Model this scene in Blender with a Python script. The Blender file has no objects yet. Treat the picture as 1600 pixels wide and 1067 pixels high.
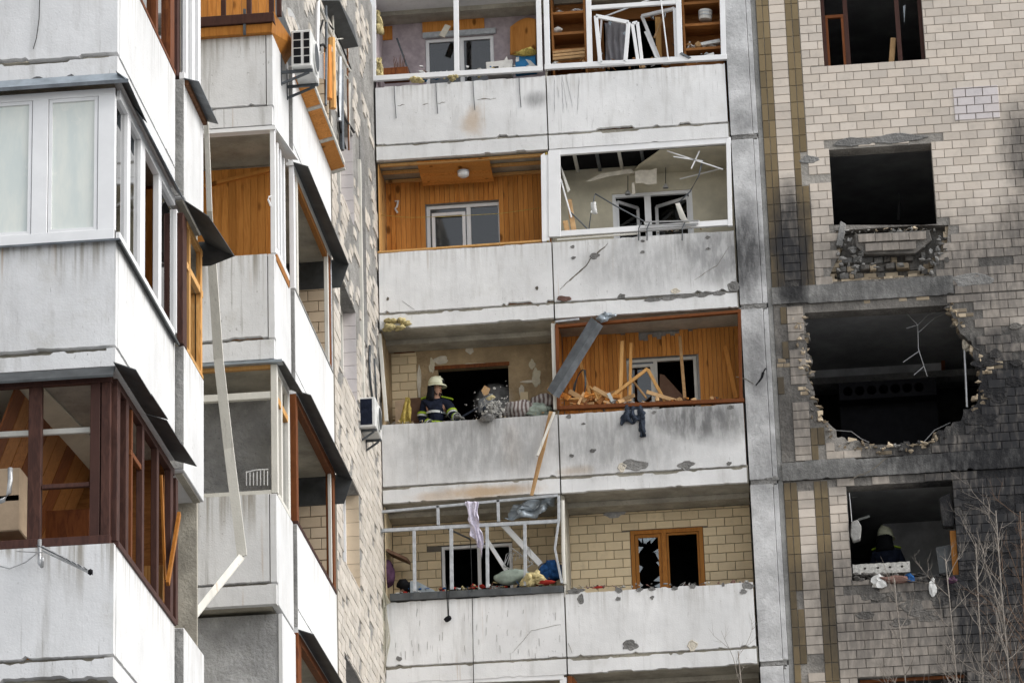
import bpy, bmesh, math, random
from mathutils import Vector, Matrix, noise as mnoise
random.seed(7)
rnd = random.random
def ru(a, b): return a + (b - a) * random.random()
SC = bpy.context.scene
COL = SC.collection
# ------------------------------------------------------------------ camera, sky, sun, exposure
CZ = 1.6                                    # eye height above the ground
FPX = 5644.8                                # focal length in pixels of the 1600 px wide photograph
YAW, PITCH, ROLL = math.radians(-5.171), math.radians(19.584), math.radians(-1.830)
def cam_axes():
    cy, sy, cp, sp = math.cos(YAW), math.sin(YAW), math.cos(PITCH), math.sin(PITCH)
    f = Vector((sy*cp, cy*cp, sp)); r = Vector((cy, -sy, 0)); u = r.cross(f)
    c, s = math.cos(ROLL), math.sin(ROLL)
    return c*r + s*u, -s*r + c*u, f
RX, UX, FX = cam_axes()
cd = bpy.data.cameras.new('camera'); cam = bpy.data.objects.new('camera', cd); COL.objects.link(cam)
m = Matrix((RX, UX, -FX)).transposed().to_4x4(); m.translation = Vector((0, 0, CZ)); cam.matrix_world = m
cd.sensor_width = 36; cd.lens = FPX/1600*36; cd.clip_start = .5; cd.clip_end = 4000
SC.camera = cam
w = bpy.data.worlds.new('World'); SC.world = w; w.use_nodes = True
SUN_EL, SUN_AZ = math.radians(40), math.radians(104)     # azimuth measured from +Y (the view direction) clockwise
wn = w.node_tree.nodes; sky = wn.new('ShaderNodeTexSky'); sky.sky_type = 'NISHITA'; sky.sun_disc = False
sky.sun_elevation = SUN_EL; sky.sun_rotation = SUN_AZ; sky.air_density = 1.2; sky.dust_density = 2.5; sky.ozone_density = 1.0
hsv = wn.new('ShaderNodeHueSaturation'); hsv.inputs['Saturation'].default_value = .24
w.node_tree.links.new(sky.outputs[0], hsv.inputs['Color'])
w.node_tree.links.new(hsv.outputs[0], wn['Background'].inputs[0]); wn['Background'].inputs[1].default_value = .14
sd = bpy.data.lights.new('sun', 'SUN'); sd.energy = .5; sd.angle = math.radians(28); sd.color = (1, .99, .98)
sun = bpy.data.objects.new('sun', sd); COL.objects.link(sun)
sdir = Vector((math.sin(SUN_AZ)*math.cos(SUN_EL), math.cos(SUN_AZ)*math.cos(SUN_EL), math.sin(SUN_EL)))
sun.rotation_euler = sdir.to_track_quat('Z', 'Y').to_euler(); sun.location = sdir*60
SC.view_settings.view_transform = 'Standard'; SC.view_settings.look = 'None'; SC.view_settings.gamma = 1
SC.view_settings.exposure = .9
SC.view_settings.use_curve_mapping = False
SC.render.engine = 'CYCLES'
try: SC.cycles.use_denoising = True
except Exception: pass
SC.cycles.max_bounces = 6; SC.cycles.diffuse_bounces = 4; SC.cycles.transparent_max_bounces = 12
# ------------------------------------------------------------------ real planes of the place (metres, z up from the ground)
D = 51.893                                  # front plane of the facade's parapet panels
YB = D + .9                                 # back wall of the loggias
H = 2.8
XW, XM, XR = -6.75, -4.03, -1.21            # wing wall, party wall between the two loggia columns, column
XA, YA, YA2 = -6.17, 29.5, 32.25            # near balcony of the wing: side plane, end plane, far end
XA3, YA4 = -6.10, 33.40                     # narrow balcony next to it
YE, XE, YE2 = 37.25, -6.00, 38.43           # second balcony end plane, side plane, far end
XP, YP2 = -5.96, 41.45                      # long loggia parapet of the wing
def zs(k): return 17.333 + (k-3)*H + CZ     # parapet top of storey k
def zb(k): return 16.336 + (k-3)*H + CZ     # parapet bottom
def zc(k): return zb(k+1) - .27             # ceiling of storey k
def ray(px, py): return FX + RX*((px-800)/FPX) - UX*((py-533.5)/FPX)
def oy(px, py, Y=D):                        # the point of the plane y = Y that the survey photo shows at px, py
    v = ray(px, py); v = v*(Y/v.y); return Vector((v.x, v.y, v.z+CZ))
def ox(px, py, X):
    v = ray(px, py); v = v*(X/v.x); return Vector((v.x, v.y, v.z+CZ))
# ------------------------------------------------------------------ mesh helpers
class MB:
    def __init__(s): s.v = []; s.f = []
    def add(s, vs, fs):
        o = len(s.v); s.v += [Vector(q) for q in vs]; s.f += [[i+o for i in f] for f in fs]; return s
    def box(s, a, b):
        x0, x1 = sorted((a[0], b[0])); y0, y1 = sorted((a[1], b[1])); z0, z1 = sorted((a[2], b[2]))
        return s.add([(x0,y0,z0),(x1,y0,z0),(x1,y1,z0),(x0,y1,z0),(x0,y0,z1),(x1,y0,z1),(x1,y1,z1),(x0,y1,z1)],
                     [(0,3,2,1),(4,5,6,7),(0,1,5,4),(1,2,6,5),(2,3,7,6),(3,0,4,7)])
    def hexa(s, q, vec):                     # quad q extruded by vec
        q = [Vector(a) for a in q]; vec = Vector(vec); n = len(q)
        return s.add(q + [a+vec for a in q], [list(range(n))[::-1], list(range(n, 2*n))] + [(i, (i+1) % n, n+(i+1) % n, n+i) for i in range(n)])
    prism = hexa
    def bar(s, p, q, wd, th, up=(0, 0, 1)):  # straight bar, wd across (in the plane facing up x dir), th along the other
        p, q = Vector(p), Vector(q); d = (q-p).normalized(); up = Vector(up)
        if abs(d.dot(up)) > .98: up = Vector((0, 1, 0))
        a = d.cross(up).normalized(); b = a.cross(d).normalized()
        c = [a*wd/2+b*th/2, -a*wd/2+b*th/2, -a*wd/2-b*th/2, a*wd/2-b*th/2]
        return s.add([p+k for k in c]+[q+k for k in c], [(0,1,2,3),(7,6,5,4),(0,4,5,1),(1,5,6,2),(2,6,7,3),(3,7,4,0)])
    def fbar(s, p, q, wd, th):               # bar whose width lies in the facade plane and thickness along y
        p, q = Vector(p), Vector(q); d = (q-p).normalized(); a = d.cross(Vector((0,1,0))).normalized(); b = d.cross(a).normalized()
        c = [a*wd/2+b*th/2, -a*wd/2+b*th/2, -a*wd/2-b*th/2, a*wd/2-b*th/2]
        return s.add([p+k for k in c]+[q+k for k in c], [(0,1,2,3),(7,6,5,4),(0,4,5,1),(1,5,6,2),(2,6,7,3),(3,7,4,0)])
    def tube(s, pts, r, n=6):
        pts = [Vector(p) for p in pts]; rs = r if isinstance(r, (list, tuple)) else [r]*len(pts); o = len(s.v); ref = Vector((.31, .17, .93))
        for i, p in enumerate(pts):
            d = (pts[min(i+1, len(pts)-1)] - pts[max(i-1, 0)]); d = d.normalized() if d.length > 1e-9 else Vector((0,0,1))
            a = d.cross(ref if abs(d.dot(ref)) < .95 else Vector((1,0,0))).normalized(); b = d.cross(a)
            for j in range(n):
                t = 2*math.pi*j/n; s.v.append(p + (a*math.cos(t)+b*math.sin(t))*rs[i])
        for i in range(len(pts)-1):
            for j in range(n):
                s.f.append([o+i*n+j, o+i*n+(j+1) % n, o+(i+1)*n+(j+1) % n, o+(i+1)*n+j])
        s.f.append([o+j for j in range(n)][::-1]); s.f.append([o+(len(pts)-1)*n+j for j in range(n)]); return s
    def loft(s, rings):                      # closed rings of equal length
        o = len(s.v); n = len(rings[0])
        for r in rings: s.v += [Vector(q) for q in r]
        for i in range(len(rings)-1):
            for j in range(n): s.f.append([o+i*n+j, o+i*n+(j+1) % n, o+(i+1)*n+(j+1) % n, o+(i+1)*n+j])
        s.f.append([o+j for j in range(n)][::-1]); s.f.append([o+(len(rings)-1)*n+j for j in range(n)]); return s
    def lump(s, c, r, seed=0, amp=.35, sub=1, freq=1.6):
        bm = bmesh.new(); bmesh.ops.create_icosphere(bm, subdivisions=sub, radius=1)
        c = Vector(c); rr = Vector(r) if not isinstance(r, (int, float)) else Vector((r, r, r)); off = Vector((seed*7.31, seed*3.7, seed*1.9))
        vs = []
        for v in bm.verts:
            k = 1 + amp*mnoise.noise(v.co*freq+off)*2
            vs.append(c + Vector((v.co.x*rr.x, v.co.y*rr.y, v.co.z*rr.z))*k)
        bm.verts.ensure_lookup_table(); fs = [[v.index for v in f.verts] for f in bm.faces]; bm.free(); return s.add(vs, fs)
    def sheet(s, fn, nu, nv, th=0.004):      # fn(u, v) -> point; a sheet with a little thickness
        g = [[Vector(fn(i/nu, j/nv)) for j in range(nv+1)] for i in range(nu+1)]; o = len(s.v); W = nv+1
        nr = []
        for i in range(nu+1):
            for j in range(nv+1):
                a = g[min(i+1, nu)][j]-g[max(i-1, 0)][j]; b = g[i][min(j+1, nv)]-g[i][max(j-1, 0)]
                n_ = a.cross(b); nr.append(n_.normalized() if n_.length > 1e-9 else Vector((0, 1, 0)))
        flat = [g[i][j] for i in range(nu+1) for j in range(nv+1)]
        s.v += flat + [p+nr[q]*th for q, p in enumerate(flat)]; N = len(flat)
        for i in range(nu):
            for j in range(nv):
                a, b, c, d = o+i*W+j, o+(i+1)*W+j, o+(i+1)*W+j+1, o+i*W+j+1
                s.f.append([a, d, c, b]); s.f.append([a+N, b+N, c+N, d+N])
        edge = [i*W for i in range(nu)] + [nu*W+j for j in range(nv)] + [i*W+nv for i in range(nu, 0, -1)] + [j for j in range(nv, 0, -1)]
        for q in range(len(edge)):
            a, b = edge[q]+o, edge[(q+1) % len(edge)]+o; s.f.append([a, b, b+N, a+N])
        return s
    def mesh(s, name, bevel=0, smooth=False):
        me = bpy.data.meshes.new(name); bm = bmesh.new()
        vv = [bm.verts.new(q) for q in s.v]
        for f in s.f:
            if len(set(f)) > 2:
                try: bm.faces.new([vv[i] for i in f])
                except ValueError: pass
        bmesh.ops.recalc_face_normals(bm, faces=bm.faces)
        if bevel: bmesh.ops.bevel(bm, geom=list(bm.edges), offset=bevel, segments=1, affect='EDGES', clamp_overlap=True)
        bm.to_mesh(me); bm.free()
        if smooth: me.polygons.foreach_set('use_smooth', [True]*len(me.polygons))
        return me
    def build(s, name, mat, parent=None, bevel=0, smooth=False, label=None):
        return obj(name, s.mesh(name, bevel, smooth), mat, parent, label)
def obj(name, me, mat, parent=None, label=None):
    if mat and not me.materials: me.materials.append(mat)
    o = bpy.data.objects.new(name, me); COL.objects.link(o)
    if parent:
        o.parent = parent; o.matrix_parent_inverse = wm(parent).inverted()
    if label: o['label'] = label
    return o
WMAT = {}
def wm(o):                                   # world matrix without a depsgraph update
    if o.parent is None: return o.matrix_basis.copy()
    return wm(o.parent) @ o.matrix_parent_inverse @ o.matrix_basis
def thing(name, label, cat, loc, group=None):
    o = bpy.data.objects.new(name, None); COL.objects.link(o); o.empty_display_size = .2
    o.matrix_basis = Matrix.Translation(Vector(loc)); o.location = Vector(loc)
    return tag(o, label, cat, group)
def tag(o, label, cat, group=None):
    if label is None: return o
    o['label'] = label; o['category'] = cat
    if group: o['group'] = group
    return o
def struct(o): o['kind'] = 'structure'; return o
def stuff(o): o['kind'] = 'stuff'; return o
def inside(x, z, poly):
    r = False; n = len(poly)
    for i in range(n):
        (a, b), (c, d) = poly[i], poly[(i+1) % n]
        if (b > z) != (d > z) and x < (c-a)*(z-b)/(d-b)+a: r = not r
    return r
# ------------------------------------------------------------------ materials
class NT:
    def __init__(s, name):
        s.m = bpy.data.materials.new(name); s.m.use_nodes = True; s.t = s.m.node_tree; s.N = s.t.nodes; s.L = s.t.links
        s.b = s.N['Principled BSDF']; s.out = s.N['Material Output']; g = s.N.new('ShaderNodeNewGeometry'); s.geo = g; s.pos = g.outputs['Position']
    def put(s, sock, v):
        if hasattr(v, 'is_output') or hasattr(v, 'links'): s.L.new(v, sock)
        elif isinstance(v, (tuple, list)) and len(v) == 3 and sock.type == 'RGBA': sock.default_value = (*v, 1)
        else: sock.default_value = v
    def math(s, op, a, b=0., c=0., clamp=False):
        n = s.N.new('ShaderNodeMath'); n.operation = op; n.use_clamp = clamp; s.put(n.inputs[0], a); s.put(n.inputs[1], b); s.put(n.inputs[2], c); return n.outputs[0]
    def vec(s, op, a, b):
        n = s.N.new('ShaderNodeVectorMath'); n.operation = op; s.put(n.inputs[0], a); s.put(n.inputs[1], b); return n.outputs['Value' if op in ('LENGTH', 'DISTANCE') else 'Vector']
    def noise(s, scale, detail=4, rough=.55, vec=None, dist=0.):
        n = s.N.new('ShaderNodeTexNoise'); n.inputs['Scale'].default_value = scale; n.inputs['Detail'].default_value = detail; n.inputs['Roughness'].default_value = rough; n.inputs['Distortion'].default_value = dist
        s.put(n.inputs['Vector'], vec if vec is not None else s.pos); return n.outputs['Fac']
    def voro(s, scale, vec=None, feat='F1', out='Distance'):
        n = s.N.new('ShaderNodeTexVoronoi'); n.feature = feat; n.inputs['Scale'].default_value = scale; s.put(n.inputs['Vector'], vec if vec is not None else s.pos); return n.outputs[out]
    def rng(s, v, a, b, c=0., d=1.):
        n = s.N.new('ShaderNodeMapRange'); n.interpolation_type = 'SMOOTHSTEP'; s.put(n.inputs['Value'], v); n.inputs['From Min'].default_value = a; n.inputs['From Max'].default_value = b; n.inputs['To Min'].default_value = c; n.inputs['To Max'].default_value = d; return n.outputs['Result']
    def mix(s, f, a, b, mode='MIX'):
        n = s.N.new('ShaderNodeMix'); n.data_type = 'RGBA'; n.blend_type = mode; s.put(n.inputs[0], f); s.put(n.inputs[6], a); s.put(n.inputs[7], b); return n.outputs[2]
    def stretch(s, x, y, z): return s.vec('MULTIPLY', s.pos, (x, y, z))
    def rand(s):
        o = s.N.new('ShaderNodeObjectInfo'); return s.math('FRACT', s.math('ADD', o.outputs['Random'], s.geo.outputs['Random Per Island']))
    def bump(s, h, dist, strength=1.):
        n = s.N.new('ShaderNodeBump'); n.inputs['Strength'].default_value = strength; n.inputs['Distance'].default_value = dist; s.put(n.inputs['Height'], h)
        s.L.new(n.outputs['Normal'], s.b.inputs['Normal'])
    def done(s, col, rough=.8, spec=.5, metal=0.):
        s.put(s.b.inputs['Base Color'], col); s.put(s.b.inputs['Roughness'], rough); s.b.inputs['Specular IOR Level'].default_value = spec if spec > .55 or metal > .1 else spec*.3; s.b.inputs['Metallic'].default_value = metal; return s.m
# soot: stains with shapes of their own, at their places on the facade (photo survey point, radii in metres, strength)
SOOT = [(1120,395,1.1,.6,.62),(1010,415,1.2,.6,.42),(1165,400,.35,1.,.85),(1090,655,1.1,.45,.78),(960,690,1.5,.75,.5),(1182,560,.3,.9,.5),(735,695,1.7,.75,.5),(838,155,.22,.18,.55),(1165,190,.2,.2,.35),(820,670,.9,.6,.4),(1200,740,.4,.6,.4),
        (1238,395,.42,1.2,.9),(1385,410,2.3,1.1,.38),(1330,468,2.6,.42,.3),(1605,230,.45,1.,.5),(1600,380,.6,1.,.45),(1515,440,1.5,1.1,.46),(1560,640,1.7,1.6,1.),(1545,850,1.75,2.6,1.),(1650,900,1.8,3.2,1.),(1420,950,2.6,1.4,.46),(1400,735,3.6,.36,.36),(1580,735,1.5,.5,.95),(1235,600,.9,2.1,.42),(1470,690,1.4,.8,.7),(1490,560,1.6,1.8,.45),(1545,1000,1.2,1.1,.8)]
def soot_fac(n, lst, deep=False):
    base = n.noise(1.3, 7, .62); fine = n.noise(1, 6, .65, n.vec('MULTIPLY', n.pos, (13, 13, 3.5))); acc = None
    jit = n.math('MULTIPLY', n.math('SUBTRACT', base, .5), 1.1)
    for px, py, rx, rz, st in lst:
        p = oy(px, py); w_ = n.pos if acc is None else n.vec('ADD', n.pos, n.math('MULTIPLY', acc, 1e-5))     # chained, so that the shader runs blob after blob
        v = n.vec('MULTIPLY', n.vec('SUBTRACT', w_, tuple(p)), (1/rx, 0, 1/rz)); l = n.vec('LENGTH', v, (0, 0, 0))
        q = n.rng(n.math('ADD', l, jit), 1.25, .25, 0, st); acc = q if acc is None else n.math('MAXIMUM', acc, q)
    r = n.math('MULTIPLY', acc, n.rng(fine, .3, .62, .62, 1.), clamp=True)
    return r if not deep else n.math('SUBTRACT', 1., n.math('POWER', n.math('SUBTRACT', 1., r), 2.3), clamp=True)
def soot_group(lst, deep=False):
    g = bpy.data.node_groups.new('soot_stains', 'ShaderNodeTree'); g.interface.new_socket('Fac', in_out='OUTPUT', socket_type='NodeSocketFloat')
    n = NT.__new__(NT); n.t = g; n.N = g.nodes; n.L = g.links; n.geo = n.N.new('ShaderNodeNewGeometry'); n.pos = n.geo.outputs['Position']
    o = n.N.new('NodeGroupOutput'); n.L.new(soot_fac(n, lst, deep), o.inputs[0]); return g
SOOTG = {'left': soot_group([q for q in SOOT if q[0] < 1215]), 'right': soot_group([q for q in SOOT if q[0] >= 1215], True)}
def soot(n, col, dark=(.028, .028, .03), amt=1., part='right'):
    g = n.N.new('ShaderNodeGroup'); g.node_tree = SOOTG[part]
    return n.mix(n.math('MULTIPLY', g.outputs[0], amt), col, dark)
def spots(n, lst):                           # further stains
    acc = None; jit = n.math('MULTIPLY', n.math('SUBTRACT', n.noise(3, 6, .6), .5), 1.4)
    for px, py, rx, rz, st in lst:
        p = oy(px, py); l = n.vec('LENGTH', n.vec('MULTIPLY', n.vec('SUBTRACT', n.pos, tuple(p)), (1/rx, 0, 1/rz)), (0, 0, 0))
        q = n.rng(n.math('ADD', l, jit), 1.2, .2, 0, st); acc = q if acc is None else n.math('MAXIMUM', acc, q)
    return acc
def paint(name, base, facade=False, dirty=.5):
    n = NT(name); c = n.mix(n.rng(n.noise(.9, 7, .6), .3, .72), tuple(q*.86 for q in base), tuple(min(q*1.04, .9) for q in base))
    st = n.rng(n.noise(1, 7, .66, n.stretch(5, 5, .8)), .5, .82, 0, dirty*.8); c = n.mix(st, c, (.34, .325, .30))
    bl = n.rng(n.noise(1.7, 9, .7), .52, .8, 0, dirty*.7); c = n.mix(bl, c, (.44, .42, .37))
    dr = n.math('MULTIPLY', n.rng(n.noise(1, 4, .6, n.stretch(26, 26, .7)), .6, .72, 0, dirty*.6), n.rng(n.noise(.9, 3), .4, .62)); c = n.mix(dr, c, (.25, .235, .21))
    sp = n.rng(n.noise(26, 5, .65, n.stretch(1, 1, .6)), .63, .7, 0, dirty*.9); c = n.mix(n.math('MULTIPLY', sp, n.rng(n.noise(1.3, 4), .42, .6)), c, (.22, .215, .2))
    sx = n.N.new('ShaderNodeSeparateXYZ'); n.L.new(n.pos, sx.inputs[0]); tt = n.math('MULTIPLY', n.math('FRACT', n.math('DIVIDE', n.math('SUBTRACT', 18.933+28., sx.outputs[2]), 2.8)), 2.8)     # metres below the coping
    ln = n.noise(1, 4, .6, n.stretch(1.6, 1.6, 0)); dp = n.math('MULTIPLY', n.rng(n.math('DIVIDE', tt, n.rng(ln, .3, .7, .12, .85)), 1., .0), n.rng(n.noise(1, 5, .6, n.stretch(17, 17, .5)), .42, .68, 0, dirty*(.75 if facade else 1.1))); c = n.mix(dp, c, (.30, .275, .235))
    ru_ = n.math('MULTIPLY', n.rng(n.noise(1, 3, .5, n.stretch(11, 11, .35)), .66, .76, 0, dirty*.9), n.rng(n.noise(.7, 3), .45, .65)); c = n.mix(ru_, c, (.42, .29, .17))
    sc = n.rng(n.noise(1, 3, .5, n.stretch(60, 60, 4)), .68, .74, 0, dirty*.8); c = n.mix(sc, c, (.27, .26, .25))
    if facade:
        c = n.mix(spots(n, [(740,190,.22,.35,.5),(762,768,.9,.13,.7),(690,775,.6,.1,.45),(800,700,.2,.6,.12),(900,735,.3,.1,.4)]), c, (.44, .27, .11)); c = soot(n, c, part='left')
    n.bump(n.math('ADD', n.math('MULTIPLY', n.noise(55, 4, .6), .5), n.noise(7, 5)), .012, .45); return n.done(c, .82, .3)
def concrete(name, base, facade=False, amp=1.):
    n = NT(name); c = n.mix(n.rng(n.noise(1.8, 8, .65), .3, .72), tuple(q*.62 for q in base), tuple(q*1.12 for q in base))
    c = n.mix(n.rng(n.noise(34, 3), .62, .72, 0, .6), c, tuple(q*.45 for q in base)); c = n.mix(n.rng(n.noise(5, 7, .7), .58, .75, 0, .5), c, tuple(min(1, q*1.35) for q in base))
    if facade: c = soot(n, c, part=facade)
    n.bump(n.math('ADD', n.noise(22, 6, .65), n.math('MULTIPLY', n.noise(4, 5), 2.)), .03*amp, .7); return n.done(c, .92, .2)
def tile(name, base, var=.12, facade=False, rough=.42):
    n = NT(name); r = n.rand(); c = n.mix(r, tuple(q*(1-var*1.6) for q in base), tuple(min(.9, q*(1+var)) for q in base))
    r2 = n.math('FRACT', n.math('MULTIPLY', r, 17.3)); c = n.mix(n.math('MULTIPLY', r2, .25), c, (base[0], base[1]*.93, base[2]*.84))
    c = n.mix(n.rng(n.noise(6, 7, .66), .5, .8, 0, .45), c, tuple(q*.6 for q in base)); c = n.mix(n.rng(n.noise(1.1, 5), .45, .75, 0, .3), c, tuple(q*.7 for q in base))
    if facade: c = soot(n, c)
    n.bump(n.noise(14, 5, .6), .008, .4); return n.done(c, n.rng(n.noise(5, 4), .3, .7, rough-.1, rough+.2), .45)
def wood(name, base, dark, sx=(14, 14, 1.2), knots=True, rough=.6, facade=False):
    n = NT(name); r = n.rand(); off = n.N.new('ShaderNodeCombineXYZ'); n.L.new(n.math('MULTIPLY', r, 40.), off.inputs[2]); n.L.new(n.math('MULTIPLY', r, 9.), off.inputs[0])
    v = n.vec('ADD', n.stretch(*sx), off.outputs[0]); g = n.noise(2.2, 5, .6, v, 1.2); c = n.mix(n.rng(g, .35, .68), base, dark); r3 = n.math('FRACT', n.math('MULTIPLY', r, 7.7)); c = n.mix(n.math('MULTIPLY', r, .7), c, tuple(q*.55 for q in base)); c = n.mix(n.math('MULTIPLY', r3, .35), c, (base[0]*1.1, base[1]*1.25, base[2]*1.5))
    if knots:
        kv = n.vec('ADD', n.stretch(4.2, 4.2, 2.1), off.outputs[0]); k = n.rng(n.voro(1., kv), .2, .09); c = n.mix(n.math('MULTIPLY', k, .85), c, tuple(q*.3 for q in dark))
    c = n.mix(n.rng(n.noise(2.5, 6, .65), .58, .82, 0, .45), c, tuple(q*.35 for q in dark)); n.bump(g, .004, .4); return n.done(c, rough, .35)
def plain(name, base, rough=.6, spec=.4, metal=0., var=.25, scale=9, bump=.004):
    n = NT(name); c = n.mix(n.rng(n.noise(scale, 6, .62), .3, .75), tuple(q*(1-var) for q in base), tuple(min(1, q*(1+var*.5)) for q in base))
    if bump: n.bump(n.noise(scale*4, 5), bump, .5)
    return n.done(c, rough, spec, metal)
def glass(name, tint=(.99, .99, .99), rough=.02, refl=.8):
    n = NT(name); t = n.N.new('ShaderNodeBsdfTransparent'); t.inputs[0].default_value = (*tint, 1); g = n.N.new('ShaderNodeBsdfGlossy'); g.inputs['Roughness'].default_value = rough
    fr = n.N.new('ShaderNodeFresnel'); fr.inputs[0].default_value = 1.5; mx = n.N.new('ShaderNodeMixShader'); n.L.new(n.math('MULTIPLY', fr.outputs[0], 1.6*refl, clamp=True), mx.inputs[0])
    n.L.new(t.outputs[0], mx.inputs[1]); n.L.new(g.outputs[0], mx.inputs[2]); n.L.new(mx.outputs[0], n.out.inputs[0]); return n.m
M = dict(
  panel=paint('facade_paint', (.78, .78, .775), True, .5), wingpaint=paint('wing_paint', (.69, .69, .685), False, .45), endpaint=paint('grey_wing_paint', (.71, .71, .71), False, .85),
  whitepaint=paint('fresh_white_paint', (.74, .74, .735), False, .3), concrete=concrete('bare_concrete', (.38, .375, .36), 'right'), oldconc=concrete('old_concrete', (.34, .335, .32)),
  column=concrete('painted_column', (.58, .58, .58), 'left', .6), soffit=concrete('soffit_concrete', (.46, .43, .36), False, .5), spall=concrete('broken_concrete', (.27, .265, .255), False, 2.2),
  mortar=concrete('mortar', (.40, .375, .34), 'right', 1.5), darkmortar=concrete('joint_mortar', (.2, .18, .15)), wingmortar=concrete('wing_mortar', (.36, .35, .33), False, 2.5), brickcore=tile('broken_brick', (.41, .34, .25), .5, False, .9),
  creamtile=tile('cream_tile', (.62, .555, .485), .1, True), browntile=tile('brown_tile', (.21, .16, .09), .2, True, .35), wingtile=tile('wing_tile', (.60, .555, .495), .12), logtile=tile('loggia_tile', (.72, .59, .39), .09),
  endtile=tile('beige_tile', (.64, .52, .38), .06), whitetile=tile('repainted_tile', (.62, .58, .58), .03, False),
  pine=wood('pine_board', (.70, .295, .07), (.46, .155, .028)), pinelight=wood('pale_pine', (.70, .39, .14), (.5, .23, .06)), rawwood=wood('splintered_wood', (.55, .34, .16), (.36, .19, .08), (4, 4, 4), False),
  oakframe=wood('orange_window_wood', (.42, .17, .035), (.3, .11, .02), (10, 10, 2), False, .45), brownwood=wood('brown_painted_wood', (.085, .04, .03), (.045, .022, .018), (9, 9, 2), False, .5), redwood=wood('red_brown_wood', (.20, .065, .02), (.1, .03, .012), (9, 9, 2), False, .5),
  cabinet=wood('cabinet_wood', (.36, .15, .045), (.2, .075, .02), (2, 9, 9), False, .5), pvc=plain('white_plastic', (.82, .82, .82), .35, .56, 0, .06, 3, .0), oldframe=paint('old_white_frame', (.66, .64, .58), False, .6), greyframe=plain('grey_metal_frame', (.46, .48, .5), .5, .5, .2, .25, 12),
  zinc=plain('zinc_sheet', (.38, .43, .47), .42, .5, .55, .25, 5), darkzinc=plain('weathered_zinc', (.15, .165, .18), .5, .5, .4, .35, 6), darkmetal=plain('dark_sheet', (.075, .08, .082), .55, .5, .2, .35, 5), rack=plain('dark_steel', (.09, .1, .11), .5, .5, .5, .4, 20), rust=plain('rusty_steel', (.22, .11, .06), .8, .3, .1, .5, 20),
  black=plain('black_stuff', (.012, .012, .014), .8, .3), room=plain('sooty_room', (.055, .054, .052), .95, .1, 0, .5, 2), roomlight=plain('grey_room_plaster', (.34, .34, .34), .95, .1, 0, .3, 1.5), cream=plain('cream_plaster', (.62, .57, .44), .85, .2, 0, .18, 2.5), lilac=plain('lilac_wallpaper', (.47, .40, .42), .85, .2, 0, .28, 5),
  plaster=concrete('beige_plaster', (.44, .33, .20)), drywall=plain('torn_plasterboard', (.62, .57, .48), .9, .2, 0, .2, 8), greywall=concrete('grey_plaster', (.42, .42, .42), False, 1.5),
  glass=glass('window_glass'), darkglass=glass('dirty_glass', (.45, .47, .48), .03, 1.3), shard=glass('glass_shard', (.7, .78, .8), .05, 2.5), wool=plain('mineral_wool', (.62, .52, .27), .95, .1, 0, .35, 20, .03),
  curtain=plain('grey_curtain', (.25, .245, .26), .9, .1, 0, .2, 6), lace=plain('lilac_lace', (.68, .64, .75), .9, .1, 0, .25, 40), reflection_sheet=plain('pale_reflection_sheet', (.86, .88, .83), .8, .2, 0, .1, 1.2), cardboard=plain('cardboard', (.52, .39, .27), .85, .2, 0, .12, 6), foam=plain('foam', (.55, .42, .12), .9, .1, 0, .4, 30, .02),
  whitebox=plain('white_crate', (.66, .64, .6), .6, .3, 0, .15, 7), bluebox=plain('blue_carton', (.04, .2, .42), .6, .3, 0, .3, 4), denim=plain('dark_denim', (.045, .055, .075), .9, .1, 0, .4, 30, .02), navy=plain('navy_turnout', (.016, .02, .035), .85, .2, 0, .4, 12, .012), hivis=plain('lime_band', (.30, .42, .03), .6, .4, 0, .2, 20), silver=plain('silver_band', (.5, .52, .5), .4, .5, .1, .15, 20),
  helmet=plain('cream_helmet', (.68, .68, .5), .3, .5, 0, .1, 14), skin=plain('skin', (.45, .26, .18), .6, .35, 0, .12, 40, .001), glove=plain('grey_glove', (.2, .2, .19), .85, .2, 0, .4, 40), hair=plain('dark_hair', (.02, .016, .014), .7, .3), pillow=plain('green_pillow', (.36, .42, .36), .9, .1, 0, .25, 6), bluecloth=plain('blue_cloth', (.03, .10, .27), .9, .1, 0, .5, 14, .02), redcloth=plain('red_cloth', (.36, .04, .03), .9, .1), purple=plain('purple_bag', (.10, .05, .09), .8, .2, 0, .4, 12),
  paper=plain('white_scrap', (.7, .7, .68), .9, .1, 0, .2, 12), brownboard=plain('brown_hardboard', (.16, .095, .065), .8, .2, 0, .25, 4), ac=plain('white_enamel', (.68, .68, .66), .45, .4, 0, .15, 6), bark=plain('pale_bark', (.27, .24, .21), .9, .1, 0, .35, 20), barkdark=plain('dark_twig', (.16, .11, .08), .9, .1, 0, .35, 20), cable=plain('black_cable', (.02, .02, .02), .6, .3), steel=plain('light_steel', (.5, .5, .5), .4, .5, .6, .2, 20),
  palewall=plain('grey_partition', (.62, .62, .62), .95, .1, 0, .4, 1.5), reflectpane=None, brickred=concrete('brick_dust', (.2, .12, .1)), crumb=plain('grey_crumbs', (.5, .49, .46), .95, .1, 0, .4, 30), blanket=None, ground=None)
n = NT('striped_blanket'); wv = n.N.new('ShaderNodeTexWave'); wv.inputs['Scale'].default_value = 5; wv.inputs['Distortion'].default_value = 3; n.put(wv.inputs['Vector'], n.stretch(1, 1, 1.2)); M['blanket'] = n.done(n.mix(n.rng(wv.outputs['Fac'], .35, .65), (.16, .12, .11), (.45, .42, .40)), .95, .1)
n = NT('yard_ground'); c = n.mix(n.rng(n.noise(.08, 8, .6), .35, .65), (.22, .22, .22), (.31, .31, .31)); M['ground'] = n.done(n.mix(n.rng(n.noise(3, 6), .5, .7), c, (.17, .17, .17)), .95, .2)
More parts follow.
